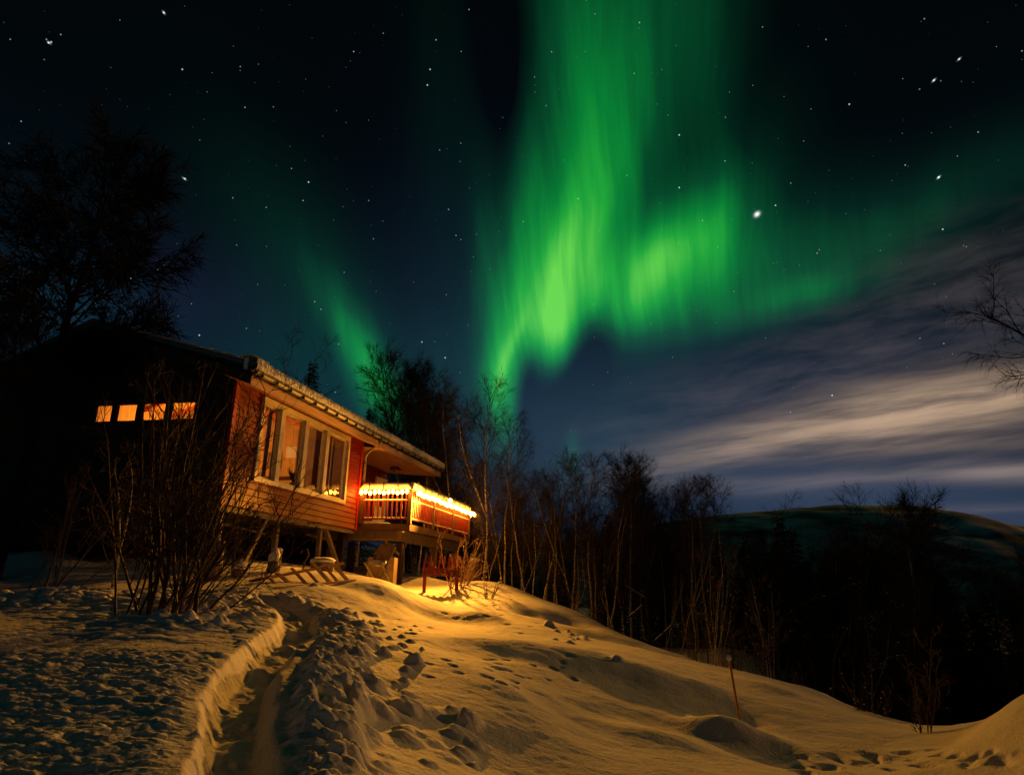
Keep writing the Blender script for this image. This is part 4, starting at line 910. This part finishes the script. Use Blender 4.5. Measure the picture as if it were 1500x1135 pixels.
# big tree at the left edge and the one reaching in from the right
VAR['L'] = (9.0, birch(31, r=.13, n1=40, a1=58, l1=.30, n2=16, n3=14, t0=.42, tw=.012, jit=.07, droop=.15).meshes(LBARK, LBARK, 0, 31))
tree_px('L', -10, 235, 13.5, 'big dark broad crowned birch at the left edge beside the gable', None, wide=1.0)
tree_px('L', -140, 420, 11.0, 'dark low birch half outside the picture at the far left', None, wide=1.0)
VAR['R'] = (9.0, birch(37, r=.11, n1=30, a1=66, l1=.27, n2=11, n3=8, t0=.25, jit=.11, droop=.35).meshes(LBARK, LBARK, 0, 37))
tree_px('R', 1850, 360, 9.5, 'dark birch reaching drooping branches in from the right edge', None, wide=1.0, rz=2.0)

LITB = mat('lit_shrub_bark', (.50, .33, .20), .8)  # bark made paler to stand in for lamp light on the shrub
# ------------------------------------------------------------------ multi stemmed willow and saplings in front
def thicket(seed, n, H, spread, r, n2, n3, lean=(0, 0), snow=.05, barkm=TWIGF, base=.28, jit=.07, snowr=1.0, twl=1.0):
    rg = np.random.RandomState(seed); T = Tree()
    for i in range(n):
        az = rg.rand() * 6.28; sp = spread * rg.uniform(.15, 1); h = H * rg.uniform(.55, 1.05)
        P = polyl(rg, (base * rg.normal() , base * rg.normal() * .7, -.25), (cos(az) * sp + lean[0], sin(az) * sp * .6 + lean[1], 1), h, 10, jit, .035); rr_ = r * rg.uniform(.5, 1.1); T.add(0, P, rr_)
        for j in range(n2):
            t = .22 + .76 * (j + rg.rand()) / n2; t = min(t, .98); p, d = sample(P, t); ln = h * rg.uniform(.16, .38) * (1.15 - .55 * t) * twl
            B = polyl(rg, p, perp(rg, d, radians(rg.uniform(22, 50))), ln, 6, .12, .05); T.add(1, B, rr_ * .38)
            for k in range(n3):
                p2, d2 = sample(B, .15 + .8 * rg.rand()); B2 = polyl(rg, p2, perp(rg, d2, radians(rg.uniform(22, 52))), ln * rg.uniform(.25, .55), 4, .14, .03); T.add(2, B2, .0042)
                for m in range(2):
                    p3, d3 = sample(B2, .2 + .8 * rg.rand()); T.add(3, polyl(rg, p3, perp(rg, d3, .6), ln * rg.uniform(.1, .25), 3, .14, .02), .0026)
    return T
def bush_px(name, label, cat, px, py, tree, barkm=TWIGF, snow=.0, seed=1, group=None, rz=0, snowr=1.0, twigm=None, y0=4.0):
    c = hit(px, py, y0); t = thing(name, label, cat, (c[0], c[1], G(c[0], c[1])), rz, group)
    for n, me in tree.meshes(barkm, twigm or barkm, snow, seed, 6, snowr): link(me, n if n != 'trunk' else 'stems', t)
    return t
bush_px('willow_thicket', 'large bare many stemmed willow thicket in front of the cabin corner', 'bush', 228, 903, thicket(41, 26, 3.4, .58, .024, 8, 5, (.12, 0)), seed=41)
bush_px('willow_thicket', 'smaller bare thicket whose stems lean right over the lit boards', 'bush', 262, 893, thicket(43, 12, 2.9, .40, .021, 8, 5, (.62, .1)), seed=43)
bush_px('birch_sapling', 'slim young birch with a pale stem left of the large thicket', 'tree', 166, 872, thicket(45, 2, 3.4, .10, .035, 10, 5, (-.10, 0), base=.05), BARK, seed=45, twigm=TWIG)
bush_px('willow_thicket', 'thin low thicket with arching twigs on the far left before the dark gable', 'bush', 70, 866, thicket(47, 7, 3.0, .9, .018, 7, 4, (.3, 0), base=.2), seed=47)
bush_px('hedge_shrub', 'brightly lit bare shrub with fanned twigs at the far deck corner', 'shrub', 668, 860, thicket(51, 10, 1.8, .95, .036, 6, 3, (.25, -.1), base=.07, jit=.09), seed=51, snow=.02, snowr=.6, y0=15, barkm=LITB)
bush_px('hedge_shrub', 'low forked snowy twig clump on the bright snow right of the shrub', 'shrub', 712, 876, thicket(53, 5, .85, .9, .020, 4, 2, (.1, 0), base=.05), seed=53, snow=.3, snowr=.7)
bush_px('hedge_shrub', 'small bare shrub on the snow ridge at the lower right', 'shrub', 1280, 1046, thicket(55, 9, .95, .75, .013, 6, 3, (-.1, 0), base=.05), seed=55, snow=.02, snowr=.5)
bush_px('birch_sapling', 'thin dark sapling standing in a snow pit at the lower right', 'tree', 1352, 1074, thicket(57, 4, 1.45, .25, .013, 9, 5, base=.04), seed=57, snow=0)
bush_px('birch_sapling', 'forked little sapling at the foot of the orange lit birches', 'tree', 975, 942, thicket(59, 5, 1.8, .35, .02, 7, 4, base=.10), seed=59, snow=.1, snowr=.6)
bush_px('hedge_shrub', 'low dark shrub at the edge of the snow in the middle distance', 'shrub', 1140, 990, thicket(61, 10, 1.2, .4, .012, 5, 3, base=.25), seed=61, snow=.03, snowr=.5)
bush_px('hedge_shrub', 'sparse twigs standing at the snow edge right of the stake', 'shrub', 1250, 1018, thicket(63, 6, 1.0, .4, .010, 5, 3, base=.3), seed=63, snow=.02, snowr=.5)
PR = [thicket(80, 9, 1.5, .5, .010, 7, 4, base=.15).meshes(TWIGF, TWIGF, .03, 80, 5, .4), thicket(81, 6, 2.0, .3, .013, 7, 4, base=.12).meshes(BARK, TWIGF, .03, 81, 5, .4), thicket(82, 12, 1.1, .7, .009, 5, 3, base=.2).meshes(TWIGF, TWIGF, .04, 82, 5, .4)]
re_ = random.Random(8)
for i, (px, py) in enumerate([(815, 884), (842, 896), (870, 908), (915, 928), (948, 940), (990, 955), (1022, 968), (1048, 976), (1078, 983), (1108, 990), (1128, 994), (1165, 1003), (1195, 1010), (1225, 1018), (1262, 1035), (1300, 1050), (1322, 1056), (1400, 1058)]):
    c = hit(px, py); y = c[1] + re_.uniform(.2, 1.6); x = c[0] * y / c[1]
    t = thing('bare_shrub', 'bare dark shrub among the many at the forest edge beyond the lit slope', 'shrub', (x, y, G(x, y) - .03), re_.random() * 6.28, 'bare shrubs along the forest edge'); k_ = re_.uniform(.5, 1.15); t.scale = (k_, k_, k_)
    for n, me in PR[i % 3]: link(me, n if n != 'trunk' else 'stems', t)
# saplings bowed under snow
def arch(seed, H, bend, az):
    rg = np.random.RandomState(seed); T = Tree(); P = [np.array([0, 0, -.3])]; d = np.array([0.0, 0, 1])
    for i in range(14):
        d = unit(d + np.array([cos(az), sin(az) * .4, -.3]) * bend * (i / 7) + rg.normal(0, .03, 3)); P.append(P[-1] + d * H / 12)
    P = np.array(P); T.add(0, P, .020)
    for i in range(14):
        p, d = sample(P, .35 + .62 * rg.rand()); B = polyl(rg, p, perp(rg, d, .7), H * rg.uniform(.12, .3), 5, .12, -.12); T.add(1, B, .009)
        for j in range(4): p2, d2 = sample(B, .3 + .6 * rg.rand()); T.add(2, polyl(rg, p2, perp(rg, d2, .6), H * .09, 3, .12, -.1), .005)
    return T
ARL = 'saplings bowed under snow in the dark wood'
for i, (px, Y, H, bend, az, lab) in enumerate([(1033, 19.5, 3.6, .13, 0, 'bowed snowy sapling right of the thin reddish birch'), (1117, 19, 3.6, .20, 0, 'sapling arched like a hook with snow on its top'), (1208, 17, 2.9, .15, 0, 'snow lined sapling curving right above the snow edge'),
                              (1243, 16, 2.0, .12, .2, 'short bowed sapling with a low level snowy limb'), (1185, 20, 4.2, .20, 2.8, 'faint bowed sapling with scattered snow behind the hooked one')]):
    p = atY(px, 900, Y); t = thing('bowed_sapling', lab, 'tree', (p[0], p[1], G(p[0], p[1])), 0, ARL)
    for n, me in arch(70 + i, H, bend, az).meshes(TWIGF, TWIG, .5, 70 + i, 6, .36): link(me, n, t)
# snow laden stumps and posts along the crest
def snowstump(px, py, h, r, label, lean=0.0, name='snowy_stump'):
    c = hit(px, py, 12); t = thing(name, label, 'stump', (c[0], c[1], G(c[0], c[1])), 0, 'snow laden stumps along the crest')
    gitems(lambda b: b.tube([(0, 0, -.1), (lean * .5, 0, h * .5), (lean, 0, h * .9)], [r * .8, r * .6, r * .5], 9), BROWNW, 'stump', t)
    gitems(lambda b: (b.lump((lean, 0, h), r, int(px), sq=(1, 1, .9), nu=12, nv=8, rough=.12), b.lump((lean * .4 - r * .4, -.03, h * .45), r * .9, int(px) + 1, sq=(1.1, .9, .8), nu=12, nv=8, rough=.12), b.lump((r * .3, 0, .05), r * 1.3, int(px) + 2, nu=12, sq=(1.2, 1, .7))), SNOWC, 'snow_cap', t, smooth=True)
snowstump(799, 872, .34, .10, 'slim snowy post stump on the crest beyond the deck shrub'); snowstump(857, 892, .22, .14, 'pointed low snow capped stump on the crest')
snowstump(890, 905, .55, .12, 'tallest snow laden stump left of the orange lit birches'); snowstump(903, 908, .35, .13, 'rounded snow heap leaning against the tallest snowy stump', .12); snowstump(935, 915, .32, .13, 'snow capped stump with a leaning log right of the tallest one', .15)
def log(px0, py0, px1, py1, Y, r, label):
    a, b_ = atY(px0, py0, Y), atY(px1, py1, Y); t = thing('fallen_log', label, 'log', tuple(a))
    gitems(lambda b: b.tube([(0, 0, 0), b_ - a], [r, r * .7], 8), BROWNW, 'wood', t); gitems(lambda b: b.tube([(b_ - a) * k + [0, 0, r * (.6 + .2 * sin(k * 9))] for k in np.linspace(.03, .95, 9)], [r * q for q in (.3, .6, .5, .7, .45, .65, .5, .4, .2)], 7), SNOWC, 'snow_cap', t, smooth=True)
log(920, 905, 942, 886, 17.6, .032, 'snow covered log leaning up beside the snowy stumps'); log(917, 858, 946, 876, 19, .02, 'thin pale leaning pole in front of the dark wood')
log(958, 940, 985, 915, 17.2, .03, 'snowy pole leaning at the foot of the orange birches')

for o in bpy.data.objects:
    if o.parent is not None and o.name.split('.')[0] == 'snow': o['kind'] = 'stuff'
